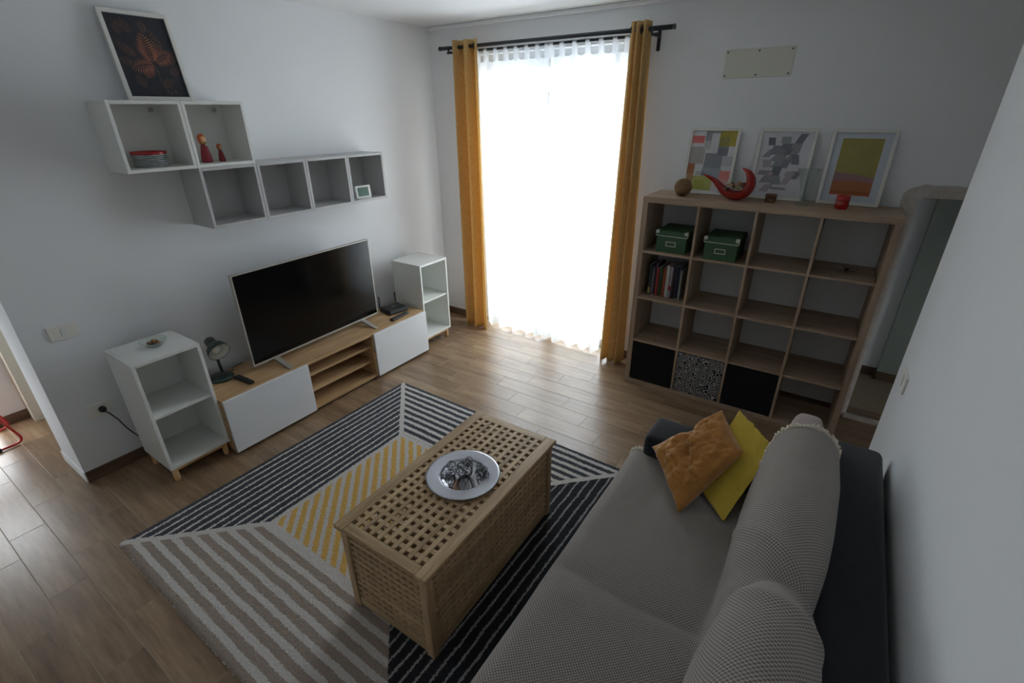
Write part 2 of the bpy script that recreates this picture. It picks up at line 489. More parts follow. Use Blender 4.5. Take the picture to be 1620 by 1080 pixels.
wall('wall_niche', [(NX - 0.1, NX, 0.3, 0.95, 0, 1.75), (NX - 0.1, 3.93, 0.82, 0.95, 0, 1.75), (5.0, 5.1, 0.3, 0.95, 0, 1.75)])
o = struct(boxes('wall_niche_panel', [(3.93, 5.0, 0.755, 0.95, 0, 1.75)], 'niche_green'))
wall('ceiling_niche', [(NX - 0.1, 5.1, 0.3, 0.95, 1.75, 1.85)])
struct(boxes('ceiling', [(-1.37, 5.44, -5.55, 0.3, H, H + 0.12)], 'ceiling'))
# ceiling cornice strip on the far wall
struct(boxes('trim_1', [(0.0, 5.3, -0.035, 0.0, H - 0.03, H)], 'ceiling', bev=0.008))
# cream door frame / pilaster in the side room
struct(boxes('trim_2', [(-1.22, -1.10, -3.27, -3.0, 0, H)], 'cream_paint'))

# floor: slab (grout) + wood-look tiles
fl = struct(box('floor', -1.37, 5.44, -5.55, 0.95, -0.12, -0.0007, 'grout', None, 0.0))
fl['label'] = 'floor of greyish brown wood-look tiles with pale joints'
TL, TW, G = 0.603, 0.1495, 0.0022
phase = {0: .385, -1: .587, -2: .194, -3: .39, 14: .565, 15: .396, 16: .174, 17: .375, 18: .573}
tile_cache = {}
def tile_mesh(w_, d_):
    k = (round(w_, 3), round(d_, 3))
    if k not in tile_cache:
        bm = bmesh.new()
        add_box(bm, -k[0] / 2, k[0] / 2, -k[1] / 2, k[1] / 2, -0.004, 0.004, 0.0009)
        me = bpy.data.meshes.new('floor_tile'); bm.to_mesh(me); bm.free(); me.materials.append(M['tile'])
        tile_cache[k] = me
    return tile_cache[k]
rest = bmesh.new(); n_tiles = 0
fz = -0.06035   # floor object's own centre height
for k in range(-14, 24):
    y0 = -3.413 + k * TW; y1 = y0 + TW
    if y1 < -5.4: continue
    y1 = min(y1, 0.0) if y0 < 0 else y1
    if y1 - y0 < 0.02: continue
    ph = phase.get(k, (0.385 - 0.201 * k) % TL)
    xa, xb = (0.0, WX) if y0 > -3.31 else (-1.22, WX)
    if y0 >= YE - 0.02: xb = 5.3
    if y0 >= -0.01: xa, xb = 3.745, 5.0
    x = ph - 4 * TL
    while x < xb:
        a, b = max(x + G / 2, xa), min(x + TL - G / 2, xb)
        x += TL
        if b - a < 0.03: continue
        c = ((a + b) / 2, (y0 + y1) / 2)
        hid = (0.85 < a and b < 2.6 and -3.3 < y0 and y1 < -1.5) or (a > 2.9 and y1 < -1.75 and b > 2.9) or y1 < -4.3 or (a > 4.3)
        if hid:
            add_box(rest, a, b, y0 + G / 2, y1 - G / 2, -0.004, 0.0)
            continue
        t = bpy.data.objects.new('floor_tile', tile_mesh(b - a, y1 - y0 - G)); COL.objects.link(t)
        t.parent = fl; t.location = (c[0] - (-1.37 + 5.44) / 2, c[1] - (-5.55 + 0.95) / 2, -0.004 - fz)
        n_tiles += 1
ro = from_bm('floor_tiles_covered', rest, 'tile', fl); ro['kind'] = 'stuff'
ro.location = (-(-1.37 + 5.44) / 2, -(-5.55 + 0.95) / 2, -fz)
# side-room patch of floor north of the doorway line
pt = bmesh.new(); add_box(pt, -1.22, -0.38, -3.265, -3.0, -0.004, 0.0)
po = from_bm('floor_tile', pt, 'tile', fl); po.location = ro.location

def skirting(name, L): struct(boxes(name, L, 'base_tile', bev=0.001))
skirting('baseboard_left', [(0.0, 0.010, -3.305, -0.0, 0.0, 0.072)])
skirting('baseboard_far', [(0.010, WIN[0], -0.010, 0.0, 0, 0.072), (WIN[1], NX - 0.02, -0.010, 0.0, 0, 0.072)])
skirting('baseboard_right', [(WX - 0.010, WX, -5.4, YE, 0, 0.072), (WX, WX + 0.14, YE, YE + 0.01, 0, 0.072)])
skirting('baseboard_niche', [(NX, 3.93, 0.808, 0.82, 0, 0.072), (3.92, 5.0, 0.743, 0.755, 0, 0.072), (3.918, 3.93, 0.743, 0.82, 0, 0.072)])
skirting('baseboard_side_room', [(-1.22, -1.208, -3.46, -3.27, 0, 0.072)])

# rough plaster surround of the low opening: irregular chunky strip
def rough_strip(name, pts, wdt, mat):
    bm = bmesh.new(); n = 90
    P = []
    for i in range(n + 1):
        t = i / n * (len(pts) - 1); k = min(int(t), len(pts) - 2); f = t - k
        P.append(Vector(pts[k]).lerp(Vector(pts[k + 1]), f))
    rows = []
    for i, p in enumerate(P):
        t = (P[min(i + 1, n)] - P[max(i - 1, 0)]).normalized()
        nrm = Vector((-t.z, 0, t.x)); nrm = nrm / max(abs(nrm.x), abs(nrm.z))
        j = mnoise.noise(p * 14) * 0.018
        row = []
        for s, d in ((-0.1, 0.0), (0.0, -0.012), (0.35, -0.022), (0.7, -0.016), (1.0, -0.004), (1.05, 0.0)):
            q = p + nrm * (wdt * s + (j if s > .5 else 0)); q.y = d * (1 + 0.6 * mnoise.noise(q * 30))
            row.append(bm.verts.new(q))
        rows.append(row)
    for a, b in zip(rows, rows[1:]):
        for k in range(5): bm.faces.new((a[k], a[k + 1], b[k + 1], b[k]))
    bmesh.ops.recalc_face_normals(bm, faces=bm.faces)
    return from_bm(name, bm, mat, None, True)
struct(rough_strip('trim_3', [(NX, 0, 0.03), (NX, 0, 0.8), (NX + 0.002, 0, 1.50), (NX + 0.022, 0, NZ), (4.4, 0, NZ + 0.005), (5.0, 0, NZ)], 0.065, 'rough_plaster'))
struct(box('trim_4', NX - 0.01, 5.0, -0.035, 0.02, 0.0, 0.022, 'rough_plaster', None, 0.004))

# ------------------------------------------------------------------ window (balcony door)
win = struct(empty('window_1', (0, 0, 0)))
win['label'] = 'white framed balcony door with glass leaves behind sheer curtains'
x0, x1, zt = WIN; yb = 0.10
boxes('outer_frame', [(x0, x0 + .05, yb, yb + .07, 0, zt), (x1 - .05, x1, yb, yb + .07, 0, zt), (x0 + .05, x1 - .05, yb, yb + .07, zt - .05, zt),
                      (x0 + .05, x1 - .05, yb, yb + .07, 0, .03)], 'white_pvc', win)
mid = 1.235
for a, b, nm in ((x0 + .05, mid, 'leaf_frame'), (mid, x1 - .05, 'leaf_frame')):
    lf = boxes(nm, [(a, a + .055, yb - .012, yb + .05, .03, zt - .05), (b - .055, b, yb - .012, yb + .05, .03, zt - .05),
               (a + .055, b - .055, yb - .012, yb + .05, .03, .075), (a + .055, b - .055, yb - .012, yb + .05, zt - .12, zt - .05)]
               + ([(a + .055, b - .055, yb - .012, yb + .05, 2.05, 2.15)] if a < 1 else []), 'white_pvc', win)
    box('pane', a + .05, b - .05, yb + .018, yb + .024, .07, zt - .11, 'pane', lf, 0)
hd = boxes('handle', [(mid - .012, mid + .012, yb - .022, yb - .012, 1.0, 1.12), (mid - .009, mid + .009, yb - .05, yb - .022, 1.07, 1.09),
                      (mid - .009, mid + .009, yb - .058, yb - .042, .95, 1.09)], 'chrome', win)
# balcony slab outside and its parapet
struct(boxes('floor_balcony', [(-1.5, 4.5, 0.3, 1.6, -0.15, -0.03)], M['ceiling'])) if False else None

# ------------------------------------------------------------------ wall cubes
def wall_cube(y0, z0, mat, label, grp):
    s, d, t = 0.35, 0.25, 0.018
    e = tag(empty('wall_shelf_cube', (0.0, y0, z0)), label, 'shelf', grp)
    g = 0.0008
    box('side_panel', 0.001, d, g, t, 0, s, mat, e, 0.0012); box('side_panel', 0.001, d, s - t, s - g, 0, s, mat, e, 0.0012)
    box('top_panel', 0.001, d, t, s - t, s - t, s - g, mat, e, 0.0008); box('bottom_panel', 0.001, d, t, s - t, g, t, mat, e, 0.0008)
    box('back_panel', 0.012, 0.02, t, s - t, t, s - t, mat, e, 0)
    k = lathe('wall_fitting', [(0, 0), (.012, 0), (.012, .006), (.007, .008), (.004, .005), (0, .005)], 'tv_silver', e, 16)
    k.rotation_euler = (0, math.pi / 2, 0); k.location = (0.02, s * 0.82, s - 0.045)
    return e
CY = -2.673
g1, g2 = 'white wall cubes of the upper pair', 'grey wall cubes of the lower row'
wall_cube(CY, 1.72, 'white_lam', 'white open wall cube holding the plate stack, left of the upper pair', g1)
wall_cube(CY + .35, 1.72, 'white_lam', 'white open wall cube holding the two red figurines', g1)
for i, lb in enumerate(['empty grey wall cube, leftmost of the lower row, under the white cubes',
                        'empty grey wall cube, second from left in the lower row',
                        'empty grey wall cube, third from left in the lower row',
                        'grey wall cube at the window end holding the small display']):
    wall_cube(CY + .35 * (i + 1), 1.37, 'grey_lam', lb, g2)

# ------------------------------------------------------------------ floor cabinets with birch legs
def open_cabinet(y0, label, shelf_z):
    e = tag(empty('open_cabinet', (0.1117, y0, 0)), label, 'cabinet', 'white two-tier open cabinets')
    b0, b1, d, s, t = 0.098, 0.798, 0.35, 0.35, 0.018
    box('side_panel', 0, d, 0, t, b0, b1, 'white_lam', e); box('side_panel', 0, d, s - t, s, b0, b1, 'white_lam', e)
    box('top_panel', 0, d, t, s - t, b1 - t, b1, 'white_lam', e, 0.0008); box('bottom_panel', 0, d, t, s - t, b0, b0 + t, 'white_lam', e, 0.0008)
    box('back_panel', 0.004, 0.012, t, s - t, b0 + t, b1 - t, 'white_lam', e, 0)
    box('shelf_board', 0.012, d - 0.012, t, s - t, shelf_z, shelf_z + t, 'white_lam', e, 0.0008)
    for x in (0.02, d - 0.05):
        for y in (0.012, s - 0.042):
            bm = bmesh.new()
            add_lathe(bm, [(0, 0), (.013, 0), (.017, .012), (.017, b0), (0, b0)], 14)
            from_bm('leg', bm, 'birch', e, True, (x + .015, y + .015, 0))
    for x in (0.025, d - 0.045): box('leg_rail', x, x + .02, 0.04, s - 0.04, b0 - .032, b0 - .001, 'birch', e)
    for y in (0.017, s - 0.037): box('leg_rail', 0.05, d - .05, y, y + .02, b0 - .032, b0 - .001, 'birch', e)
    return e
open_cabinet(-3.022, 'white two-tier open cabinet on wooden legs beside the wall socket', 0.44)
open_cabinet(-0.839, 'white two-tier open cabinet on wooden legs next to the yellow curtain', 0.44)

# ------------------------------------------------------------------ TV bench
e = tag(empty('tv_bench', (0.1117, -2.671, 0)), 'low oak television bench with two white flap doors and open middle', 'tv bench')
BH, BD, BW, t = 0.405, 0.39, 1.80, 0.018
box('top_panel', 0, BD, 0, BW, BH - t, BH, 'bench_oak_y', e)
box('bottom_panel', 0, BD, 0, BW, 0.022, 0.022 + t, 'bench_oak_y', e)
for y in (0, 0.6 - t / 2, 1.2 - t / 2, BW - t): box('upright_panel', 0, BD, y, y + t, 0.022 + t, BH - t, 'bench_oak_y', e)
box('back_panel', 0.002, 0.008, t, BW - t, 0.04, BH - t, 'bench_oak_y', e, 0)
for z in (0.15, 0.278): box('shelf_board', 0.01, BD - 0.03, 0.6 + t / 2, 1.2 - t / 2, z, z + t, 'bench_oak_y', e)
for y in (0.002, 1.202): box('door', BD + 0.002, BD + 0.02, y, y + 0.596, 0.026, 0.4045, 'white_gloss', e, 0.0015)
for y in (0.05, 0.6, 1.2, 1.72):
    for x in (0.04, 0.33): lathe('foot', [(0, 0), (.018, 0), (.018, .022), (0, .022)], 'black_plastic', e, 12, (x, y, 0))
BTOP = BH

# ------------------------------------------------------------------ television
pa, pb = Vector((0.325, -2.345, 0)), Vector((0.285, -1.21, 0))
ang = math.atan2(-(pb - pa).x, (pb - pa).y)
TVW = (pb - pa).length
tv = tag(empty('television', (pa.x, pa.y, BTOP), ang), 'large flat television with thin silver rim standing on the bench', 'television')
z0, z1 = 0.043, 0.685
box('back_shell', -0.055, -0.012, 0.08, TVW - 0.08, z0 + 0.02, z1 - 0.12, 'black_plastic', tv, 0.01, 2)
box('body', -0.02, 0.0, 0.004, TVW - 0.004, z0 + 0.004, z1 - 0.004, 'black_plastic', tv, 0.002)
boxes('rim', [(-0.022, 0.004, 0, 0.009, z0, z1), (-0.022, 0.004, TVW - 0.009, TVW, z0, z1), (-0.022, 0.004, 0.009, TVW - 0.009, z1 - 0.008, z1),
              (-0.022, 0.004, 0.009, TVW - 0.009, z0, z0 + 0.014)], 'tv_silver', tv, 0.001)
box('screen', 0.0, 0.0015, 0.009, TVW - 0.009, z0 + 0.014, z1 - 0.008, 'tv_black', tv, 0)
for y in (0.17, TVW - 0.17):
    s = 1 if y > .5 else -1
    bm = bmesh.new()
    for xx, dy in ((0.16, 0.0), (-0.13, 0.0)):
        pr = [(-0.008, z0 + .004), (xx, 0.004), (xx, 0.0), (xx - math.copysign(0.02, xx), 0.0), (-0.012, z0 - 0.016)]
        v1 = [bm.verts.new((px, y - 0.02 * (1 - abs(px) * 2), pz)) for px, pz in pr]
        v2 = [bm.verts.new((px, y + 0.02 * (1 - abs(px) * 2), pz)) for px, pz in pr]
        bm.faces.new(v1); bm.faces.new(v2[::-1])
        for i in range(len(pr)): bm.faces.new((v1[i], v1[(i + 1) % 5], v2[(i + 1) % 5], v2[i]))
    bmesh.ops.recalc_face_normals(bm, faces=bm.faces)
    from_bm('foot', bm, 'tv_silver', tv)

# ------------------------------------------------------------------ router, remotes, lamp
r = tag(empty('router', (0.275, -1.02, BTOP), math.radians(-8)), 'black internet router with two antennas on the bench', 'router')
bm = bmesh.new(); add_box(bm, -.075, .085, -.1, .1, 0.004, .044, .010, 2)
for v in bm.verts:
    if v.co.z > .02: v.co.x *= .9; v.co.y *= .93
from_bm('body', bm, 'black_plastic', r)
boxes('front_strip', [(.02, .024, -.06, .06, .0443, .0453), (-.02, -.014, -.02, .03, .0443, .0453)], 'dark_grey_plastic', r)
box('emblem', -.005, .003, -.018, .022, .0442, .0452, 'pale_metal', r, 0)
for y in (-.085, .085):
    tube('antenna', [(-.08, y, .018), (-.084, y, .03), (-.085, y, .135)], .0055, 'black_plastic', r, 8)
for sx in (-.05, .05):
    for sy in (-.07, .07): box('rubber_foot', sx - .008, sx + .008, sy - .008, sy + .008, 0, .0045, 'black_plastic', r, 0)
def remote(loc, rz, L, label, mat):
    e = tag(empty('remote_control', loc, rz), label, 'remote')
    bm = bmesh.new(); add_box(bm, -L / 2, L / 2, -.021, .021, 0, .018, .006, 2)
    for v in bm.verts: v.co.y *= 1 - .12 * (v.co.x / L + .5)
    from_bm('body', bm, mat, e)
    bm = bmesh.new()
    for i in range(8):
        for j in range(3):
            add_box(bm, -L * .38 + i * L * .092, -L * .38 + i * L * .092 + .007, -.0135 + j * .010, -.0065 + j * .010, .0175, .0195)
    from_bm('buttons', bm, 'dark_grey_plastic', e)
    return e
remote((0.365, -2.445, BTOP), math.radians(4), 0.175, 'black remote control lying beside the green lamp', 'black_plastic')
remote((0.425, -1.095, BTOP), math.radians(95), 0.205, 'dark remote control lying in front of the router', 'black_plastic')

lp = tag(empty('desk_lamp', (0.200, -2.510, BTOP)), 'dark green desk lamp with tilted bell shade on the bench', 'lamp')
lathe('base', [(0, 0), (.078, 0), (.08, .006), (.074, .018), (.03, .026), (0, .027)], 'green_metal', lp, 40)
tube('stem', [(-.035, 0.03, .02), (-.04, 0.028, .08), (-.045, 0.028, .15), (-.048, 0.026, .19)], .009, 'green_metal', lp, 10)
axis = Vector((0.86, -0.02, -0.42)).normalized()      # direction the shade opens to
rot = Vector((0, 0, -1)).rotation_difference(axis).to_matrix().to_4x4()
apex = Vector((-.085, .022, .255))
shade = lathe('shade', [(0, .0), (.022, -.002), (.032, -.012), (.036, -.055), (.042, -.072), (.058, -.088), (.066, -.115), (.068, -.135), (.0665, -.135),
                        (.064, -.115), (.056, -.09), (.040, -.074), (.034, -.055), (.03, -.014), (0, -.006)], ['green_metal', 'lamp_white'], lp, 40)
shade.matrix_local = Matrix.Translation(apex) @ rot
lin_in = lathe('shade_lining', [(.0665, -.1345), (.0635, -.114), (.0553, -.0895), (.0393, -.0737), (.0335, -.055), (.0, -.045)], 'lamp_white', shade, 40)
bulb = lathe('bulb', [(0, -.05), (.012, -.052), (.014, -.065), (.026, -.085), (.029, -.1), (.024, -.117), (0, -.127)], 'lamp_white', shade, 20)
tube('knuckle', [(-.048, 0.026, .185), (-.055, 0.022, .215)], .011, 'green_metal', lp, 10)
tube('cord', [(-.07, .02, .008), (-.06, .075, .004), (-.03, .10, .004), (-.075, .112, .004), (-.085, .16, .004), (-.086, .2, .004)], .003, 'black_plastic', lp, 6)

# ------------------------------------------------------------------ sockets and switches
def plate(name, label, x, y, z, w_, h_, facing, cat):
    e = tag(empty(name, (x, y, z), 0 if facing > 0 else math.pi), label, cat)
    box('cover_plate', 0.0, 0.009, -w_ / 2, w_ / 2, -h_ / 2, h_ / 2, 'switch', e, 0.003, 2)
    return e
s1 = plate('light_switch', 'white light switch on the television wall near the doorway', 0, -3.130, 0.932, .128, .082, 1, 'switch')
boxes('module_frame', [(.009, .0105, -.036, .036, -.025, .025)], 'switch', s1)
box('rocker', .009, .013, -.012, .014, -.023, .023, 'white_lam', s1, .001)
s2 = plate('wall_socket', 'white wall socket with a black plug beside the white cabinet', 0, -3.117, 0.425, .128, .085, 1, 'socket')
boxes('module_frame', [(.009, .0105, -.036, .036, -.025, .025)], 'switch', s2)
s3 = plate('light_switch', 'small white light switch on the right wall above the sofa', WX, -1.325, 0.945, .13, .08, -1, 'switch')
box('rocker', .009, .013, -.012, .012, -.022, .022, 'white_lam', s3, .001)
pc = tag(empty('power_cord', (0, -3.10, 0)), 'black plug and power cord hanging from the wall socket', 'cord')
pl = lathe('plug', [(0, 0), (.018, 0), (.019, .015), (.014, .028), (.006, .032), (0, .032)], 'black_plastic', pc, 18)
pl.rotation_euler = (0, math.pi / 2, 0); pl.location = (.0115, -.012, .425)
tube('cable', [(.04, -.012, .422), (.055, .004, .40), (.04, .035, .33), (.03, .052, .27), (.03, .08, .20), (.028, .12, .125), (.03, .16, .09), (.04, .21, .074), (.03, .30, .06)], .0036, 'black_plastic', pc, 7)

# ------------------------------------------------------------------ pictures
def picture(name, label, loc, rz, lean, w_, h_, fw, build):
    """front faces local -y; stands on its lower edge; lean = tilt angle backwards (+y)"""
    e = tag(empty(name, loc, rz), label, 'picture')
    e.rotation_euler = (-lean, 0, rz)
    d = 0.018
    boxes('frame', [(-w_ / 2, -w_ / 2 + fw, -d, 0, 0, h_), (w_ / 2 - fw, w_ / 2, -d, 0, 0, h_), (-w_ / 2 + fw, w_ / 2 - fw, -d, 0, 0, fw),
                    (-w_ / 2 + fw, w_ / 2 - fw, -d, 0, h_ - fw, h_)], 'frame_white', e, 0.0012)
    iw, ih = w_ - 2 * fw, h_ - 2 * fw
    bm = bmesh.new(); mats = []; st = {'n': 0}
    def slot(c):
        key = 'ink_%02x%02x%02x' % c
        if key not in M: M[key] = plain(key, rgb(*c), 0.75, 0.05, 25)
        if key not in mats: mats.append(key)
        return mats.index(key)
    def poly(pts, c):
        st['n'] += 1
        vs = [bm.verts.new((-iw / 2 + p[0] * iw, -0.0065 - 0.00001 * st['n'], fw + p[1] * ih)) for p in pts]
        f = bm.faces.new(vs); f.material_index = slot(c)
        if f.normal.y > 0 or True:
            f.normal_update()
            if f.normal.y > 0: f.normal_flip()
    build(poly)
    o = from_bm('print', bm, mats, e)
    box('backing', -iw / 2 - .002, iw / 2 + .002, -0.006, -0.002, fw - .002, h_ - fw + .002, 'paper', e, 0)
    return e
def rect(poly, a, b, c, d, col, skew=0.0): poly([(a, c), (b, c), (b + skew, d), (a + skew, d)], col)

def fern_art(poly):
    rect(poly, 0, 1, 0, 1, (44, 48, 56))
    rnd = random.Random(3)
    def leaf(cx, cy_, ang_, L, W_, col, n=9):
        ca, sa = math.cos(ang_), math.sin(ang_)
        tr = lambda a, b: (min(.99, max(.01, cx + (a * ca - b * sa))), min(.99, max(.01, cy_ + (a * sa + b * ca) * .75)))
        poly([tr(0, -.004), tr(L, -.001), tr(L, .001), tr(0, .004)], col)
        for i in range(n):
            t_ = (i + .5) / n; wl = W_ * math.sin(math.pi * (t_ * .8 + .18)); a0 = t_ * L
            for s in (-1, 1):
                poly([tr(a0, 0), tr(a0 + L * .025, s * wl * .5), tr(a0 + L * .11, s * wl), tr(a0 + L * .06, s * wl * .4)], col)
    bright = (172, 112, 88); mid_ = (126, 90, 78); dim = (78, 68, 70)
    for a in range(16):
        leaf(rnd.uniform(.12, .88), rnd.uniform(.1, .9), rnd.uniform(0, 6.28), .2, .07, dim, 7)
    for cx, cy_, an, L in ((.16, .76, 1.5, .16), (.34, .78, 1.9, .2), (.58, .80, 1.6, .16), (.78, .6, 1.9, .26), (.3, .5, 2.4, .25), (.22, .42, 2.9, .16), (.8, .3, .5, .16), (.3, .12, 2.0, .18), (.62, .14, .6, .16), (.86, .42, 1.2, .18)):
        leaf(cx, cy_, an, L * 1.25, .09, mid_, 8)
    leaf(.56, .44, 1.68, .46, .19, bright, 13); leaf(.6, .44, .55, .34, .16, bright, 10); leaf(.56, .40, 3.3, .38, .15, bright, 10); leaf(.52, .38, 4.0, .24, .10, bright, 8)
    poly([(.575, .40), (.585, .40), (.60, .2), (.645, .06), (.635, .06), (.592, .2)], (120, 96, 70))
    for cx, cy_ in ((.64, .07), (.70, .05), (.78, .06)):
        poly([(cx + .02 * math.cos(a), cy_ + .015 * math.sin(a)) for a in [k * 1.05 for k in range(6)]], (110, 92, 76))
pf = picture('framed_picture', 'white framed dark fern print leaning on top of the white wall cubes', (0.088, -2.340, 2.0705), math.pi / 2, math.radians(9.5), .33, .43, .019, fern_art)

def patch_art(poly):
    G_ = (186, 186, 188)
    rect(poly, 0, 1, 0, 1, (212, 212, 214))
    for a, b, c, d, col in [(.0, .28, .80, .92, (214, 120, 116)), (.30, .44, .84, 1, (150, 152, 158)), (.44, .62, .96, 1, (160, 160, 166)), (.62, 1, .76, 1, (172, 160, 72)),
                            (.62, .86, .70, .90, (150, 143, 88)), (.62, .86, .60, .75, (140, 140, 150)), (.0, .34, .46, .74, (176, 172, 168)), (.36, .76, .34, .64, (140, 144, 150)),
                            (.34, .78, .22, .40, (158, 164, 172)), (.76, 1, .44, .60, (184, 184, 186)), (.0, .16, .28, .46, (170, 112, 78)), (.02, .16, .14, .30, (176, 138, 104)),
                            (.76, 1, .20, .36, (214, 136, 128)), (.72, .98, .10, .22, (206, 160, 150)), (.16, .62, .02, .26, (182, 186, 110)), (.20, .46, .05, .18, (168, 174, 82)),
                            (.30, .45, .7, .84, (188, 190, 190))]:
        rect(poly, a, b, c, d, col)
    for i in range(6): rect(poly, .64, .84, .615 + i * .02, .622 + i * .02, (92, 92, 104))
    for i in range(7): rect(poly, .22 + i * .028, .23 + i * .028, .27, .33 + .01 * (i % 3), (84, 86, 92))
    for i in range(14):
        poly([(.15 + .06 * math.cos(i * .45) * s, .66 + .05 * math.sin(i * .45) * s) for s in (1, 1.06)] + [(.15 + .06 * math.cos((i + 1) * .45) * s, .66 + .05 * math.sin((i + 1) * .45) * s) for s in (1.06, 1)], (140, 138, 136))
def tri_art(poly):
    rect(poly, 0, 1, 0, 1, (206, 206, 212))
    rnd = random.Random(11)
    cols = [(150, 148, 156), (132, 132, 142), (166, 164, 172), (118, 118, 128), (146, 150, 152), (174, 164, 172)]
    items = [(.16, .80, .12, .1, -.02), (.40, .84, .17, .08, 0), (.66, .82, .13, .14, .10), (.42, .74, .18, .08, .02), (.62, .70, .16, .12, .03), (.08, .62, .13, .10, .12),
             (.22, .66, .16, .12, .05), (.40, .62, .14, .10, .0), (.56, .56, .12, .14, .10), (.70, .52, .13, .13, -.04), (.14, .46, .15, .10, -.03), (.30, .46, .16, .14, .10),
             (.46, .46, .14, .12, .08), (.04, .34, .24, .06, .03), (.32, .32, .16, .14, .04), (.60, .34, .20, .06, .04), (.68, .30, .16, .10, .08), (.12, .22, .20, .10, .09),
             (.36, .20, .20, .12, -.06), (.56, .20, .12, .18, .12), (.16, .08, .15, .10, .10), (.40, .12, .28, .03, -.04), (.24, .56, .18, .08, .1), (.50, .66, .1, .08, .06)]
    for a, c, w_, h_, sk in items: rect(poly, max(.05, a - .01), a + w_ * 1.08, c - .008, c + h_ * 1.1, rnd.choice(cols), sk)
    rect(poly, .28, .36, .345, .375, (206, 168, 176), .01)
def sunset_art(poly):
    rect(poly, 0, 1, 0, 1, (196, 204, 214))
    rect(poly, .14, .86, .10, .92, (158, 150, 86))
    poly([(.14, .10), (.86, .10), (.86, .36), (.60, .40), (.14, .44)], (150, 116, 118))
    rect(poly, .14, .86, .10, .30, (176, 116, 82))
    poly([(.14, .10), (.86, .10), (.86, .28), (.5, .32), (.14, .30)], (172, 108, 74))
    rect(poly, .14, .86, .12, .16, (156, 96, 54)); rect(poly, .14, .86, .10, .125, (184, 104, 64))
KT = 1.465
K0 = 2.2256
picture('framed_picture', 'white framed print of colourful patchwork squares above the bookcase', (2.555, -0.075, KT + .0005), 0, math.radians(8.5), .325, .43, .018, patch_art)
picture('framed_picture', 'white framed print of grey overlapping triangles in the middle of the bookcase top', (2.998, -0.075, KT + .0005), 0, math.radians(8.5), .325, .43, .018, tri_art)
picture('framed_picture', 'white framed print of an olive and orange landscape at the bookcase end', (3.402, -0.075, KT + .0005), 0, math.radians(8.5), .325, .43, .018, sunset_art)

# ------------------------------------------------------------------ things in the wall cubes
zf_ = 1.72 + 0.018
for i in range(8):
    p = lathe('small_plate', ([(0, 0), (.083, 0), (.086, .002), (.086, .0135), (.080, .0135), (.076, .006), (0, .006)] if i == 7 else [(0, 0), (.076, 0), (.083, .004), (.083, .0078), (.079, .0078), (.070, .0045), (0, .0045)]), 'plate_red' if i == 7 else 'plate_grey', None, 36, (0.125, -2.502, zf_ + .0005 + i * 0.0095))
    if i == 7: tag(p, 'dark red small plate on top of the plate stack in the wall cube', 'plate', 'stack of small plates')
    else: tag(p, ['lowest', 'second lowest', 'third from the bottom', 'fourth from the bottom', 'fifth from the bottom', 'sixth from the bottom', 'uppermost'][i] + ' pale grey plate of the stack under the red plate', 'plate', 'stack of small plates')
def doll(y, x, hh, label):
    e = tag(empty('wooden_figurine', (x, y, zf_ + .0005), math.radians(20)), label, 'figurine', 'pair of red wooden figurines')
    s = hh / 0.16
    lathe('dress', [(0, 0), (.028 * s, 0), (.031 * s, .01 * s), (.026 * s, .05 * s), (.019 * s, .085 * s), (.013 * s, .105 * s), (.009 * s, .112 * s), (0, .113 * s)], 'red_dress', e, 24)
    lathe('head', [(0, .108 * s), (.012 * s, .112 * s), (.019 * s, .124 * s), (.020 * s, .136 * s), (.015 * s, .15 * s), (0, .157 * s)], 'skin_paint', e, 20)
    bm = bmesh.new(); add_lathe(bm, [(.0, .162 * s), (.013 * s, .158 * s), (.021 * s, .146 * s), (.0225 * s, .134 * s), (.020 * s, .118 * s), (.016 * s, .110 * s)], 20)
    for v in bm.verts: v.co.x -= .004 * s
    bmesh.ops.delete(bm, geom=[f for f in bm.faces if f.calc_center_median().x > .007 * s and f.calc_center_median().z < .15 * s], context='FACES')
    from_bm('hair', bm, 'hair_paint', e, True)
    tube('scarf', [(.015 * s * math.cos(a), .015 * s * math.sin(a), .108 * s) for a in [k * .52 for k in range(12)]], .004 * s, 'olive', e, 6, True)
    lathe('collar_button', [(0, 0), (.005 * s, .001), (0, .004 * s)], 'frame_white', e, 8, (.016 * s, 0, .1 * s)).rotation_euler = (0, math.pi / 2, 0)
doll(-2.205, 0.135, 0.158, 'taller red wooden figurine with ginger hair in the wall cube')
doll(-2.118, 0.14, 0.100, 'shorter red wooden figurine beside the taller one')
th = tag(empty('small_display', (0.205, -1.130, 1.37 + .018), math.pi / 2 + math.radians(-6)), 'small white framed display standing in the last grey wall cube', 'display')
box('casing', -.068, .068, -.012, .012, .006, .098, 'frame_white', th, .004, 2).rotation_euler = (-.12, 0, 0)
box('screen', -.05, .045, -.0145, -.0125, .02, .086, 'lcd', th, 0).rotation_euler = (-.12, 0, 0)
box('foot', -.06, .06, -.03, .035, 0, .006, 'frame_white', th, .002)

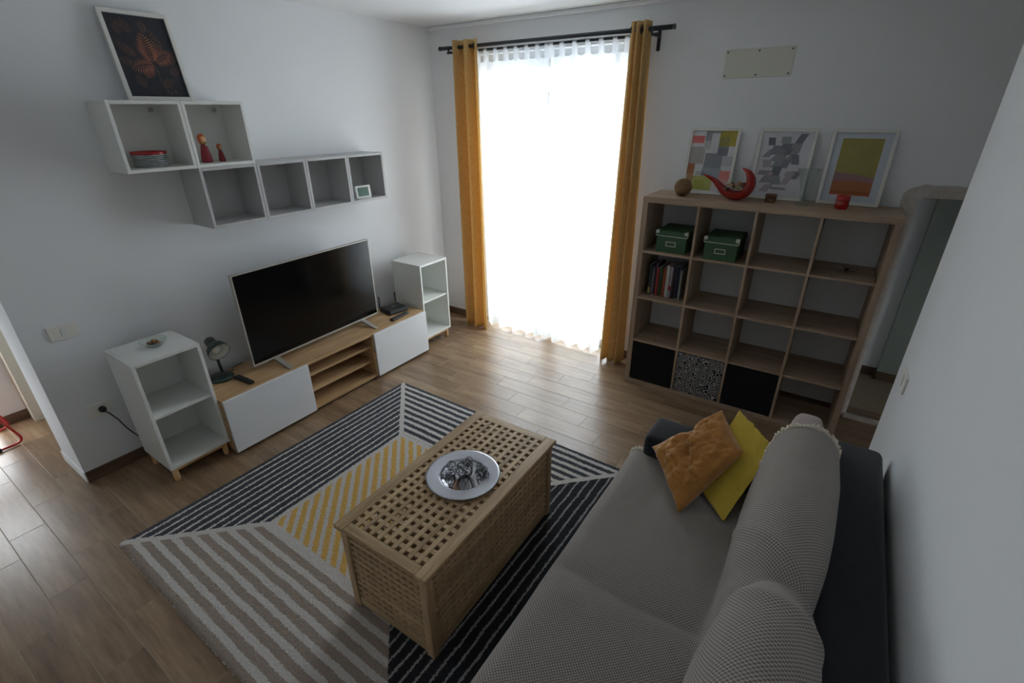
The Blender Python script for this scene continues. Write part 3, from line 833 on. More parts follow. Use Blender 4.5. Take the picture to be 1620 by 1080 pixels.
# ------------------------------------------------------------------ glass bowl with nuts
gb = tag(empty('glass_bowl', (0.287, -2.832, 0.798)), 'small clear glass bowl of brown pieces on the white cabinet', 'bowl')
lathe('bowl', [(0, .0), (.03, 0), (.045, .008), (.068, .036), (.070, .038), (.064, .036), (.042, .012), (.028, .006), (0, .006)], 'clear_glass', gb, 36)
rnd = random.Random(5)
for i in range(8):
    a = i * 0.8; rr = 0 if i == 7 else (.016 + .012 * (i % 2))
    bm = bmesh.new(); bmesh.ops.create_icosphere(bm, subdivisions=2, radius=.0125)
    for v in bm.verts: v.co *= 1 + .18 * mnoise.noise(v.co * 120 + Vector((i, 0, 0)))
    o = from_bm('dried_nut', bm, 'nut' if i % 2 else 'walnut', None, True, (0.287 + rr * math.cos(a), -2.832 + rr * math.sin(a), 0.798 + (.034 if i == 7 else .0215)))
    o.scale = (1, .8, .75); o.rotation_euler = (0, 0, rnd.uniform(0, 3))
    tag(o, ('light' if i % 2 else 'dark') + ' brown dried piece in the clear glass bowl', 'nut', 'dried pieces in the glass bowl')

# ------------------------------------------------------------------ curtains
rod = tag(empty('curtain_rod', (0, 0, 0)), 'dark grey double curtain rod mounted above the window', 'curtain rod')
RF, RR = (-.135, 2.487), (-.065, 2.462)
tube('front_rod', [(.235, RF[0], RF[1]), (2.225, RF[0], RF[1])], .0145, 'rod', rod, 14)
tube('rear_rod', [(.255, RR[0], RR[1]), (2.10, RR[0], RR[1])], .0105, 'rod', rod, 12)
for x in (.34, 2.085):
    boxes('bracket', [(x - .012, x + .012, -.004, 0.0, 2.37, 2.50), (x - .006, x + .006, -.15, -.004, 2.448, 2.462), (x - .006, x + .006, -.155, -.145, 2.46, 2.49)], 'rod', rod)
for x in (.235, 2.225): lathe('end_cap', [(0, -.006), (.017, -.006), (.017, .006), (0, .006)], 'rod', rod, 14, (x, RF[0], RF[1])).rotation_euler = (0, math.pi / 2, 0)

def drape(name, xt, xb, y0, zt_, zb, amp_t, amp_b, nf, mat, parent, ph=0.0, nu=120, nv=40, jit=0.0, top=None, thick=0.0, skew=0.0):
    u = np.linspace(0, 1, nu); v = np.linspace(0, 1, nv)
    U, V = np.meshgrid(u, v, indexing='ij')
    x = (xt[0] + U * (xt[1] - xt[0])) * (1 - V) + (xb[0] + U * (xb[1] - xb[0])) * V
    amp = amp_t * (1 - V) + amp_b * V
    W = U + 0.02 * np.sin(3.1 * V + 5 * U) * jit + 0.05 * jit * np.sin(2 * np.pi * U) * V
    y = y0 + amp * np.sin(2 * np.pi * nf * W + ph) + 0.35 * amp * np.sin(2 * np.pi * nf * 1.7 * W + 1.3 + V * 1.5) * jit
    x = x + 0.35 * amp * np.cos(2 * np.pi * nf * W + ph) * (0.5 + .5 * V)
    ztop = zt_ + (top(U) if top else 0)
    z = ztop * (1 - V) + (zb + 0.012 * np.sin(2 * np.pi * nf * W + 2.0) * jit) * V
    return grid_mesh(name, np.stack([x, y, z], -1), mat, parent, None, True, thick)
cl = tag(empty('curtain', (0, 0, 0)), 'ochre yellow eyelet curtain gathered on the left of the window', 'curtain', 'pair of ochre curtains')
drape('cloth', (.375, .640), (.395, .655), RF[0] + .01, 2.535, 0.012, .042, .056, 2.5, 'curtain', cl, 2.2, 140, 50, .8, None, 0.003)
for i, x in enumerate((.40, .505, .608)):
    o = lathe('eyelet', [(.021, -.003), (.028, -.003), (.028, .003), (.021, .003), (.021, -.003)], 'rod', cl, 18, (x, RF[0], RF[1])); o.rotation_euler = (0, math.pi / 2, 0)
cr = tag(empty('curtain', (0, 0, 0)), 'ochre yellow eyelet curtain gathered between window and bookcase', 'curtain', 'pair of ochre curtains')
drape('cloth', (1.925, 2.055), (1.885, 2.085), RF[0] + .01, 2.535, 0.02, .046, .052, 3.0, 'curtain', cr, .6, 140, 50, .8, None, 0.003)
for i, x in enumerate((1.94, 1.975, 2.01, 2.04)):
    o = lathe('eyelet', [(.021, -.003), (.028, -.003), (.028, .003), (.021, .003), (.021, -.003)], 'rod', cr, 18, (x, RF[0], RF[1])); o.rotation_euler = (0, math.pi / 2, 0)

def sheer(xa, xb_, nt_, label, ph):
    e = tag(empty('sheer_curtain', (0, 0, 0)), label, 'curtain', 'pair of white sheer curtains')
    wt = xb_[1] - xb_[0]
    top = lambda U: -0.022 * np.abs(np.sin(np.pi * (U * (nt_ - 1)))) ** 0.7
    drape('cloth', xa, xb_, RR[0] + .004, 2.395, 0.018, .012, .024, 5.0, 'sheer', e, ph, 260, 40, 1.0, top)
    for i in range(nt_):
        x = xa[0] + (xa[1] - xa[0]) * i / (nt_ - 1); x = min(max(x, xa[0] + .018), xa[1] - .018)
        hw = .017
        pr = [(-.013, 2.365), (-.014, 2.455), (-.0105, 2.468), (0, 2.4745), (.0105, 2.468), (.014, 2.455), (.013, 2.365)]
        P = np.array([[(x - hw, RR[0] + a, b), (x + hw, RR[0] + a, b)] for a, b in pr])
        grid_mesh('tab', P, 'sheer', e)
sheer((.565, 1.262), (.590, 1.228), 8, 'white sheer curtain hanging over the left half of the window', 0.4)
sheer((1.266, 1.905), (1.232, 1.845), 7, 'white sheer curtain hanging over the right half of the window', 1.9)

# ------------------------------------------------------------------ bookcase
KD, KF = 0.384, -0.386
bc = tag(empty('bookcase', (K0, KF, 0)), 'large oak cube bookcase with sixteen square compartments', 'bookcase')
KW, to, ti, cell = 1.465, .038, .0155, .3351
box('top_panel', 0, KW, 0, KD, KW - to, KW, 'shelf_oak_x', bc); box('bottom_panel', 0, KW, 0, KD, 0, to, 'shelf_oak_x', bc)
box('side_panel', 0, to, 0, KD, to, KW - to, 'shelf_oak_z', bc); box('side_panel', KW - to, KW, 0, KD, to, KW - to, 'shelf_oak_z', bc)
cx = [to + i * (cell + ti) for i in range(4)]
for i in range(1, 4): box('upright_divider', cx[i] - ti, cx[i], 0, KD, to, KW - to, 'shelf_oak_z', bc, .0008)
sb = box('shelf_board', cx[0], cx[0] + cell, 0, KD, cx[1] - ti, cx[1], 'shelf_oak_x', bc, .0008)
for i in range(4):
    for j in range(1, 4):
        if (i, j) == (0, 1): continue
        c = sb.copy(); COL.objects.link(c); c.location = (cx[i] + cell / 2, KD / 2, cx[j] - ti / 2)
cellx = lambda i: K0 + cx[i]
cellz = lambda j: cx[j]            # floor of row j (0 = lowest)
def insert_box(i, mat, label, grp):
    e = tag(empty('storage_box', (cellx(i) + cell / 2, KF + .006, cellz(0))), label, 'storage box', grp)
    s = .326
    box('front_panel', -s / 2, s / 2, 0, .006, .001, s, mat, e, .002)
    for sx in (-1, 1): box('side_panel', sx * s / 2 - .003 - sx * .003, sx * s / 2 + .003 - sx * .003, .006, .35, .001, s, 'black_box', e, 0)
    box('back_panel', -s / 2 + .006, s / 2 - .006, .344, .35, .001, s, 'black_box', e, 0)
    box('bottom_panel', -s / 2 + .006, s / 2 - .006, .006, .344, .001, .007, 'black_box', e, 0)
    return e
insert_box(0, 'black_box', 'plain black storage box in the lowest left bookcase compartment', 'storage boxes in the bottom row')
insert_box(1, 'floral', 'storage box with black and white floral front in the bottom row', 'storage boxes in the bottom row')
insert_box(2, 'black_box', 'plain black storage box right of the floral patterned box', 'storage boxes in the bottom row')
def green_box(x, y, z, label):
    e = tag(empty('lidded_box', (x, y, z + .0005)), label, 'box', 'green lidded boxes')
    w_, d_, h_ = .205, .27, .118
    box('body', -w_ / 2, w_ / 2, 0, d_, 0, h_, 'green_box', e, .001)
    lid = box('lid', -w_ / 2 - .006, w_ / 2 + .006, -.006, d_ + .006, h_ - .002, h_ + .034, 'green_box', e, .002)
    rim_ = boxes('lid_rim', [(-w_ / 2 - .007, w_ / 2 + .007, -.0075, -.004, h_ - .003, h_ + .002)], 'pale_metal', lid); rim_.location = -lid.location
    for s in (-1, 1):
        xx = s * (w_ / 2 + .006)
        cc = boxes('corner_cap', [(min(xx, xx - s * .02), max(xx, xx - s * .02), -.0085, -.004, h_ + .016, h_ + .036), (min(xx - s * .001, xx + s * .002), max(xx - s * .001, xx + s * .002), -.0085, .02, h_ + .002, h_ + .036),
                             (min(xx, xx - s * .02), max(xx, xx - s * .02), -.0075, .018, h_ + .0335, h_ + .0365)], 'pale_metal', lid); cc.location = -lid.location
    boxes('label_holder', [(-.034, .034, -.003, 0, .074, .079), (-.034, .034, -.003, 0, .045, .050), (-.034, -.029, -.003, 0, .05, .074), (.029, .034, -.003, 0, .05, .074)], 'pale_metal', e)
    return e
green_box(2.447, KF + .03, cellz(3), 'green lidded box with metal corners in the top left compartment')
green_box(2.780, KF + .012, cellz(3), 'green lidded box with metal corners in the second top compartment')
# books in row 2 (third from bottom), column 0
books = [(.018, .235, (58, 74, 76), 'grey green paperback with a yellow foot at the left end of the book row'), (.016, .215, (120, 112, 122), 'mauve grey paperback, second book from the left'),
         (.020, .24, (70, 50, 72), 'dark purple book, third from the left'), (.013, .215, (180, 58, 50), 'thin bright red book near the purple one'),
         (.020, .225, (60, 88, 56), 'green book right of the thin red one'), (.014, .22, (118, 102, 60), 'olive brown book right of the green one'),
         (.013, .22, (168, 66, 38), 'rust orange book left of the white books'), (.024, .24, (206, 204, 194), 'thick white book in the middle of the row'),
         (.021, .23, (188, 184, 190), 'pale lilac white book with a red patch'), (.016, .235, (70, 52, 62), 'dark plum book right of the white pair'),
         (.020, .24, (44, 46, 66), 'navy blue book, third from the right end'), (.018, .238, (52, 62, 82), 'slate blue book, second from the right end'),
         (.012, .22, (150, 160, 158), 'thin pale grey book at the right end of the row')]
bx = cellx(0) + .040
for i, (w_, h_, c, lb) in enumerate(books):
    key = 'cover_%d' % i; M[key] = plain(key, rgb(*c), .55, .06, 20)
    e = tag(empty('book', (bx + w_ / 2, KF + .085 + .012 * ((i * 7) % 3), cellz(2) + .0005)), lb, 'book', 'books in the bookcase')
    d_ = .165
    boxes('cover', [(-w_ / 2 + .0004, -w_ / 2 + .002, 0, d_, 0, h_), (w_ / 2 - .002, w_ / 2 - .0004, 0, d_, 0, h_), (-w_ / 2 + .0004, w_ / 2 - .0004, -.001, .0015, 0, h_)], key, e)
    box('pages', -w_ / 2 + .002, w_ / 2 - .002, .0015, d_ - .004, .003, h_ - .003, 'paper', e, 0)
    if i in (0, 8):
        k2 = 'cover_patch_%d' % i; M[k2] = plain(k2, rgb(*((188, 176, 96) if i == 0 else (176, 44, 48))), .55, .05, 20)
        box('spine_patch', -w_ / 2 + .001, w_ / 2 - .001, -.0016, -.001, .012 if i == 0 else .05, .06 if i == 0 else .085, k2, e, 0)
    bx += w_ + .0012

# wire ornament on the shelf (row 3, col 3)
e = tag(empty('wire_ornament', (3.50, -0.20, cellz(3) + .001)), 'small dull metal flower-shaped ornament on the right bookcase shelf', 'ornament')
bm = bmesh.new()
for i in range(6):
    a = i * math.pi / 3; c = Vector((math.cos(a) * .036, math.sin(a) * .036, .0135))
    pts = [c + Vector((math.cos(a) * .024 * math.cos(q) - math.sin(a) * .014 * math.sin(q), math.sin(a) * .024 * math.cos(q) + math.cos(a) * .014 * math.sin(q), .010 * math.cos(q))) for q in [k * math.pi / 8 for k in range(16)]]
    add_tube(bm, pts, .0022, 6, True)
from_bm('petals', bm, 'chrome', e, True)
lathe('centre', [(0, 0), (.014, 0), (.016, .01), (.008, .022), (0, .024)], 'wire', e, 16)

# things on top of the bookcase
def wicker_ball(loc, R, label):
    bm = bmesh.new(); rnd = random.Random(9)
    for i in range(26):
        n_ = Vector((rnd.gauss(0, 1), rnd.gauss(0, 1), rnd.gauss(0, 1))).normalized()
        a = n_.orthogonal().normalized(); b = n_.cross(a); ph_ = rnd.uniform(0, 6)
        pts = [(a * math.cos(t_) + b * math.sin(t_)) * (R - .003 + .0015 * math.sin(3 * t_ + ph_)) for t_ in [k * math.pi / 12 for k in range(24)]]
        add_tube(bm, pts, .0032, 5, True)
    bmesh.ops.create_icosphere(bm, subdivisions=3, radius=R - .008)
    return tag(from_bm('wicker_ball', bm, 'wicker', None, True, loc), label, 'ball')
wicker_ball((2.447, -0.236, KT + .0585), .058, 'brown woven wicker ball on top of the bookcase')

# crescent shaped red bowl: half-moon dish with one long pointed tip and one curled tip
e = tag(empty('crescent_bowl', (2.775, -0.222, KT + .0005)), 'glossy red crescent-shaped bowl on the bookcase holding dried pieces', 'bowl')
ctrl = [((-.215, .142), .004), ((-.180, .132), .016), ((-.130, .112), .030), ((-.085, .080), .044), ((-.045, .052), .054), ((.0, .040), .060), ((.036, .048), .064), ((.062, .076), .066), ((.070, .114), .056), ((.056, .155), .036), ((.022, .188), .004)]
def cat(P, t_):
    k = min(int(t_), len(P) - 2); f = t_ - k
    g_ = lambda i: np.array(P[min(max(i, 0), len(P) - 1)], float)
    a, b, c, d = g_(k - 1), g_(k), g_(k + 1), g_(k + 2)
    return .5 * ((2 * b) + (c - a) * f + (2 * a - 5 * b + 4 * c - d) * f ** 2 + (3 * b - a - 3 * c + d) * f ** 3)
flat = [(p[0], p[1], r_) for p, r_ in ctrl]
ns, nq = 60, 20
S_ = [cat(flat, i / (ns - 1) * (len(flat) - 1)) for i in range(ns)]
outer = np.zeros((ns, nq * 2, 3))
for i in range(ns):
    p = S_[i]; tn = S_[min(i + 1, ns - 1)] - S_[max(i - 1, 0)]; ln = math.hypot(tn[0], tn[1]) + 1e-9
    nx, nz = -tn[1] / ln, tn[0] / ln      # towards the inside of the crescent
    hw, dp = max(p[2], .002), max(p[2] * .85, .002)
    for k in range(nq):
        a = math.pi * k / (nq - 1)
        y_ = -hw * math.cos(a); dd = -dp * math.sin(a)
        outer[i, k] = (p[0] + nx * dd, y_, p[1] + nz * dd)
        y2 = hw * .93 * math.cos(a); d2 = -dp * .86 * math.sin(a)
        outer[i, nq + k] = (p[0] + nx * d2, y2, p[1] + nz * d2)
outer = np.concatenate([outer, outer[:, :1]], 1)
outer[..., 2] -= outer[..., 2].min()
grid_mesh('shell', outer, 'red_ceramic', e)
rnd = random.Random(2)
for i in range(13):
    bm = bmesh.new()
    if i % 3: bmesh.ops.create_icosphere(bm, subdivisions=2, radius=.013)
    else: add_tube(bm, [(-.018, 0, 0), (-.006, .004, .002), (.006, .004, .002), (.018, 0, 0)], [.004, .008, .008, .004], 8)
    for v in bm.verts: v.co *= 1 + .2 * mnoise.noise(v.co * 90 + Vector((i * 3, 0, 0)))
    o = from_bm('dried_pod', bm, ['pasta', 'nut', 'walnut'][i % 3 if i != 4 else 0], None, True,
                (2.775 - .055 + .11 * ((i * 5) % 13) / 12, -0.222 + rnd.uniform(-.028, .028), KT + .064 + .009 * (i % 4) + .02 * ((i * 5) % 13) / 12))
    o.rotation_euler = (rnd.uniform(-.4, .4), rnd.uniform(-.5, .5), rnd.uniform(0, 3))
    tag(o, ['pale straw-coloured', 'light brown', 'dark brown'][i % 3 if i != 4 else 0] + ' dried piece lying in the red crescent bowl', 'pod', 'dried pieces in the red bowl')
lathe_o = tag(empty('small_tin', (2.993, -0.185, KT)), 'small round dark wooden tin on the bookcase before the grey print', 'tin')
lathe('base', [(0, .0005), (.032, .0005), (.033, .004), (.033, .03), (0, .03)], 'walnut', lathe_o, 28)
lathe('lid', [(0, .03), (.034, .03), (.034, .046), (.031, .05), (0, .05)], 'walnut', lathe_o, 28)
vz = tag(empty('glass_vase', (3.172, -0.208, KT)), 'tall clear flared glass vase on the bookcase', 'vase')
lathe('body', [(0, .0005), (.040, .0005), (.043, .006), (.020, .014), (.017, .03), (.024, .08), (.040, .15), (.062, .21), (.060, .21), (.038, .15), (.022, .08), (.014, .032), (0, .026)], 'clear_glass', vz, 36)
lathe('rim', [(.0600, .2095), (.0625, .2095), (.0625, .212), (.0600, .212), (.0600, .2095)], 'clear_glass', vz, 36)
cd = tag(empty('candle_holder', (3.382, -0.235, KT)), 'small shiny red candle glass on the bookcase before the landscape print', 'candle')
lathe('glass', [(0, .0005), (.031, .0005), (.034, .006), (.036, .075), (.034, .075), (.032, .01), (0, .008)], 'red_glass', cd, 30)
lathe('wax', [(0, .008), (.0315, .009), (.033, .058), (.02, .06), (0, .059)], 'red_paint', cd, 24)
for z in (.022, .045): lathe('band', [(.0345, z), (.0365, z + .003), (.0365, z + .009), (.0348, z + .012)], 'red_ceramic', cd, 30)

# ------------------------------------------------------------------ access panel on the far wall
ap = tag(empty('access_panel', (2.735, 0, 2.263)), 'cream rectangular cover plate screwed to the wall above the prints', 'wall plate')
box('plate', -.20, .20, -.007, 0, -.077, .085, 'panel_cream', ap, .003, 2)
for x in (-.185, 0, .185):
    for z in (-.062, .07):
        s = lathe('screw', [(0, 0), (.005, 0), (.004, .0025), (0, .003)], 'rod', ap, 10, (x, -.007, z)); s.rotation_euler = (math.pi / 2, 0, 0)

# ------------------------------------------------------------------ rug
nu, nv = 420, 420
U, V = np.meshgrid(np.linspace(0, RUG_L, nu), np.linspace(0, RUG_W, nv), indexing='ij')
rs = np.random.RandomState(4)
Zr = 0.013 + rs.uniform(-.0016, .0016, U.shape)
ed = np.minimum(np.minimum(U, RUG_L - U), np.minimum(V, RUG_W - V))
Zr *= np.clip(ed / .012, 0, 1) ** .5 * .85 + .15
Zr += .004 * np.exp(-((U + 0) ** 2 + (V - 0) ** 2) / .01)
jx = rs.uniform(-.001, .001, U.shape); jy = rs.uniform(-.001, .001, U.shape)
jx[ed < 1e-6] *= 3; jy[ed < 1e-6] *= 3
rug = grid_mesh('rug', np.stack([U + jx, V + jy, Zr], -1), 'rug', None, None, True)
rug.location = (0.706, -3.402, 0.0005); rug.rotation_euler = (0, 0, math.radians(-0.8))
tag(rug, 'square shaggy rug with grey, beige and yellow striped panels', 'rug')
RZ = 0.0165
# ------------------------------------------------------------------ slatted storage table
tb = tag(empty('slatted_chest', (2.216, -2.470, RZ), 0.0138), 'wooden lattice storage chest used as a coffee table', 'coffee table')
TH = 0.478; px_, py_ = .0411, .0412
ex, ey = 4.5 * px_ + .0102, 10.5 * py_ + .0102
for s in (-1, 1):
    bm = bmesh.new(); add_box(bm, -.25 + ex * 0, 0, 0, 0, 0, 0) if False else None
    bm.free()
    box('lid_rail', min(s * ex, s * .25), max(s * ex, s * .25), -.49, .49, TH - .022, TH, 'acacia_y', tb, .004, 2)
    box('lid_rail', -ex, ex, min(s * ey, s * .487), max(s * ey, s * .487), TH - .022, TH - .001, 'acacia_x', tb, .002)
def slat_mesh(dx, dy, dz, mat):
    bm = bmesh.new(); add_box(bm, -dx / 2, dx / 2, -dy / 2, dy / 2, -dz / 2, dz / 2, .0012)
    me = bpy.data.meshes.new('slat'); bm.to_mesh(me); bm.free(); me.materials.append(M[mat]); return me
def slat(me, loc):
    o = bpy.data.objects.new('slat', me); COL.objects.link(o); o.parent = tb; o.location = loc
ml = slat_mesh(.0208, 2 * ey, .011, 'acacia_y'); mc = slat_mesh(2 * ex, .0208, .011, 'acacia_x')
for i in range(9): slat(ml, ((i - 4) * px_, 0, TH - .0065))
for j in range(21): slat(mc, (0, (j - 10) * py_, TH - .0078))
# posts, rails, side lattice
hz0, hz1 = .0, TH - .0225
for sx in (-1, 1):
    for sy in (-1, 1):
        box('corner_post', sx * .2155 - .0195, sx * .2155 + .0195, sy * .4555 - .0195, sy * .4555 + .0195, hz0, hz1, 'acacia_z', tb, .003, 2)
bz = .012
for s in (-1, 1):
    box('bottom_rail', s * .2185 - .011, s * .2185 + .011, -.436, .436, bz, bz + .045, 'acacia_y', tb, .002)
    box('bottom_rail', -.196, .196, s * .4585 - .011, s * .4585 + .011, bz, bz + .045, 'acacia_x', tb, .002)
    box('top_rail', s * .2185 - .011, s * .2185 + .011, -.436, .436, hz1 - .03, hz1, 'acacia_y', tb, .002)
    box('top_rail', -.196, .196, s * .4585 - .011, s * .4585 + .011, hz1 - .03, hz1, 'acacia_x', tb, .002)
nz = 10; za, zb_ = bz + .045, hz1 - .03
pz = (zb_ - za) / (nz + .5)
mh_y = slat_mesh(.009, .872, pz * .5, 'acacia_y'); mv_y = slat_mesh(.009, .0200, zb_ - za, 'acacia_z')
mh_x = slat_mesh(.392, .009, pz * .5, 'acacia_x'); mv_x = slat_mesh(.0190, .009, zb_ - za, 'acacia_z')
for s in (-1, 1):
    for k in range(nz):
        z = za + pz * (k + .75)
        slat(mh_y, (s * .2235, 0, z)); slat(mh_x, (0, s * .4635, z))
    for j in range(21): slat(mv_y, (s * .2203, (j - 10) * .0405, (za + zb_) / 2))
    for j in range(10): slat(mv_x, ((j - 4.5) * .0372, s * .4603, (za + zb_) / 2))
box('bottom_board', -.205, .205, -.445, .445, .03, .04, 'acacia_y', tb, 0)

# ------------------------------------------------------------------ silver plate and wire balls
PZ = RZ + TH
sp_ = tag(empty('charger_plate', (2.233, -2.447, PZ + .0005)), 'large round silver plate with wide rim on the slatted chest', 'plate')
lathe('rim', [(.100, .003), (.106, .010), (.112, .0115), (.160, .0135), (.168, .0145), (.169, .0130), (.160, .0115), (.112, .007), (.100, .0)], 'silver_plate', sp_, 64)
lathe('well', [(0, .003), (.098, .003), (.104, .006), (.104, .003), (.098, .0), (0, .0)], 'silver_well', sp_, 64)
def wire_ball(x, y, R, n, label, grp, seed):
    bm = bmesh.new(); rnd = random.Random(seed)
    for i in range(n):
        n_ = Vector((rnd.gauss(0, 1), rnd.gauss(0, 1), rnd.gauss(0, 1))).normalized()
        a = n_.orthogonal().normalized(); b = n_.cross(a); off = n_ * R * rnd.uniform(-.45, .45); r2 = math.sqrt(max(R * R - off.length ** 2, 1e-8)) - .001
        add_tube(bm, [off + (a * math.cos(t_) + b * math.sin(t_)) * r2 for t_ in [k * math.pi / 12 for k in range(24)]], .0008 if R < .03 else .0010, 5, True)
    tag(from_bm('wire_ball', bm, 'wire', None, True, (x, y, PZ + .0042 + R)), label, 'wire ball', grp)
gw = 'wire balls on the silver plate'
wire_ball(2.246, -2.452, .040, 15, 'largest dark wire ball in the centre of the silver plate', gw, 1)
for i, (x, y, R, lb) in enumerate([(2.205, -2.367, .018, 'small wire ball at the window side of the plate, behind the largest'),
        (2.272, -2.374, .018, 'small wire ball, upper of the four toward the sofa'), (2.292, -2.408, .016, 'small wire ball just right of the largest one'),
        (2.304, -2.378, .016, 'small wire ball, third in the chain toward the rim'), (2.330, -2.402, .017, 'small wire ball nearest the right edge of the plate well'),
        (2.166, -2.446, .023, 'medium wire ball left behind the largest'), (2.170, -2.510, .021, 'medium wire ball at the left edge of the plate well'),
        (2.224, -2.520, .024, 'medium wire ball in front of the largest'), (2.195, -2.478, .015, 'small wire ball between the medium ones left of the largest')]):
    wire_ball(x, y, R, 7, lb, gw, 20 + i)

# ------------------------------------------------------------------ sofa
SY0, SY1 = -3.62, -1.60        # near and far end
SF, SB = 2.835, 3.765          # front of seat frame, back
so = tag(empty('sofa', ((SF + SB) / 2, (SY0 + SY1) / 2, 0)), 'charcoal two-seat sofa with low arms against the right wall', 'sofa')
ox, oy = (SF + SB) / 2, (SY0 + SY1) / 2
def sbox(name, x0, x1, y0, y1, z0, z1, mat='sofa', bev=.02, seg=3): return box(name, x0 - ox, x1 - ox, y0 - oy, y1 - oy, z0, z1, mat, so, bev, seg, True)
sbox('base', SF + .02, SB - .17, SY0 + .02, SY1 - .02, .06, .28)
sbox('backrest', SB - .175, SB, SY0, SY1 - .005, .06, .745, 'sofa', .03, 4)
for a, b in ((SY0, SY0 + .225), (SY1 - .225, SY1)): sbox('armrest', SF + .015, SB - .16, a, b, .06, .585, 'sofa', .035, 4)
for a, b in ((SY0 + .23, -2.602), (-2.598, SY1 - .23)): sbox('seat_cushion', SF - .005, 3.42, a, b, .285, .445, 'sofa', .035, 4)
for x in (SF + .08, SB - .1):
    for y in (SY0 + .08, SY1 - .08): lathe('leg', [(0, 0), (.02, 0), (.025, .062), (0, .062)], 'black_plastic', so, 12, (x - ox, y - oy, 0))
def soft_box(name, x0, x1, y0, y1, z0, z1, lean, mat, parent):
    bm = bmesh.new(); bmesh.ops.create_cube(bm, size=2.0); bmesh.ops.subdivide_edges(bm, edges=bm.edges[:], cuts=9, use_grid_fill=True)
    for v in bm.verts:
        p = v.co.copy(); q = Vector([math.copysign(abs(c) ** .9, c) for c in p])
        n4 = (abs(q.x) ** 5 + abs(q.y) ** 5 + abs(q.z) ** 5) ** .2
        q = q / n4 * max(abs(p.x), abs(p.y), abs(p.z))
        X = (x0 + x1) / 2 + q.x * (x1 - x0) / 2; Y_ = (y0 + y1) / 2 + q.y * (y1 - y0) / 2; Z_ = (z0 + z1) / 2 + q.z * (z1 - z0) / 2
        X += lean * (Z_ - z0)
        v.co = (X - ox, Y_ - oy, Z_)
    return from_bm(name, bm, mat, parent, True)
soft_box('back_cushion', 3.380, 3.505, -2.60, -1.630, .45, .893, .10, 'cushion_beige', so)
soft_box('back_cushion', 3.385, 3.555, -3.38, -2.61, .45, .852, .15, 'cushion_beige', so)

# throw: one long woven cloth over front, seat, and back cushions
prof = [(2.800, .10), (2.794, .25), (2.792, .38), (2.800, .435), (2.835, .462), (2.90, .466), (3.05, .462), (3.20, .458), (3.31, .458), (3.345, .466), (3.362, .50), (3.372, .58),
        (3.385, .68), (3.405, .78), (3.44, .85), (3.495, .880), (3.555, .868), (3.592, .825), (3.604, .77), (3.600, .70)]
npf, ny = 150, 170
sarr = np.linspace(0, len(prof) - 1, npf)
PP = np.array([cat(prof, t_) for t_ in sarr])
dP = np.gradient(PP, axis=0); ln = np.hypot(dP[:, 0], dP[:, 1]); nrmx, nrmz = -dP[:, 1] / ln, dP[:, 0] / ln
arc = np.concatenate([[0], np.cumsum(np.hypot(*np.diff(PP, axis=0).T))])
yy = np.linspace(-3.42, -1.79, ny)
SI, YI = np.meshgrid(np.arange(npf), yy, indexing='ij')
sa = sarr[SI]
seat_w = np.clip((sa - 3) / 1.2, 0, 1) * np.clip((9 - sa) / 1.5, 0, 1)
back_w = np.clip((sa - 9) / 2, 0, 1) * np.clip((19.6 - sa) / 2.5, .35, 1)
def pill(y, a, b, e): 
    t_ = np.clip((y - a) / (b - a), 0, 1) * 2 - 1
    return 1 - np.abs(t_) ** e
b_seat = np.where(YI > -2.60, pill(YI, -2.60, -1.72, 8), pill(YI, -3.44, -2.60, 8))
b_back = np.where(YI > -2.62, pill(YI, -2.62, -1.62, 4.0), 1.18 * pill(YI, -3.5, -2.62, 4.0))
off = seat_w * (.018 * b_seat - .012) + back_w * (.048 * b_back - .024)
wr = np.zeros_like(off)
for i in range(npf):
    for j in range(ny):
        p = Vector((arc[i] * 3.2, yy[j] * 2.6, 0))
        wr[i, j] = mnoise.noise(p) * .007 + mnoise.noise(p * 3.1) * .0022
# diagonal pull folds of the back part near the gap between the cushions
wr += back_w * .010 * np.exp(-((YI + 2.60 + .25 * (arc[SI] - arc[75])) / .030) ** 2) - back_w * .008 * np.exp(-((YI + 2.42 + .5 * (arc[SI] - arc[80])) / .04) ** 2)
wr += back_w * .006 * np.exp(-((YI + 2.20 + .9 * (arc[SI] - arc[85])) / .03) ** 2)
wr += seat_w * (.006 * np.exp(-(((YI + 2.15) / .10) ** 2 + ((PP[SI, 0] - 3.05) / .012) ** 2)) - .010 * np.exp(-(((YI + 2.17) / .12) ** 2 + ((PP[SI, 0] - 2.99) / .05) ** 2)))
off = off + wr * np.clip((sa - 1) / 3, .3, 1) + .006
X_ = PP[SI, 0] + nrmx[SI] * off - .018 * np.clip((sa - 12) / 4, 0, 1); Z_ = PP[SI, 1] + nrmz[SI] * off
endw = np.clip((YI + 2.3) / .5, 0, 1)
far_edge = YI - .075 * np.clip((sa - 9) / 4, 0, 1) * endw + .012 * np.sin(arc[SI] * 9) * ((YI + 3.42) / 1.63) 
uvT = np.stack([arc[SI], YI], -1)
th_o = tag(empty('sofa_throw', (3.2, -2.6, 0)), 'grey woven throw with cream fringe covering sofa seat and back cushions', 'throw')
Pth = np.stack([X_ - 3.2, far_edge + 2.6, Z_], -1)
grid_mesh('cloth', Pth, 'throw', th_o, uvT, True, .004)
bm = bmesh.new(); rnd = random.Random(8)
for i in range(2, npf - 2):
    if sarr[i] < 2.5: continue
    p = Vector(Pth[i, -1]); 
    for q in range(2 if i % 2 else 1):
        d = Vector((rnd.uniform(-.008, .008), rnd.uniform(.006, .026), rnd.uniform(-.002, .012)))
        add_tube(bm, [p + Vector((0, -.006, .003)), p + d * .5 + Vector((0, 0, .004)), p + d], [.004, .0062, .0032], 5)
fr = from_bm('fringe', bm, 'fringe', th_o, True); fr['kind'] = 'stuff'

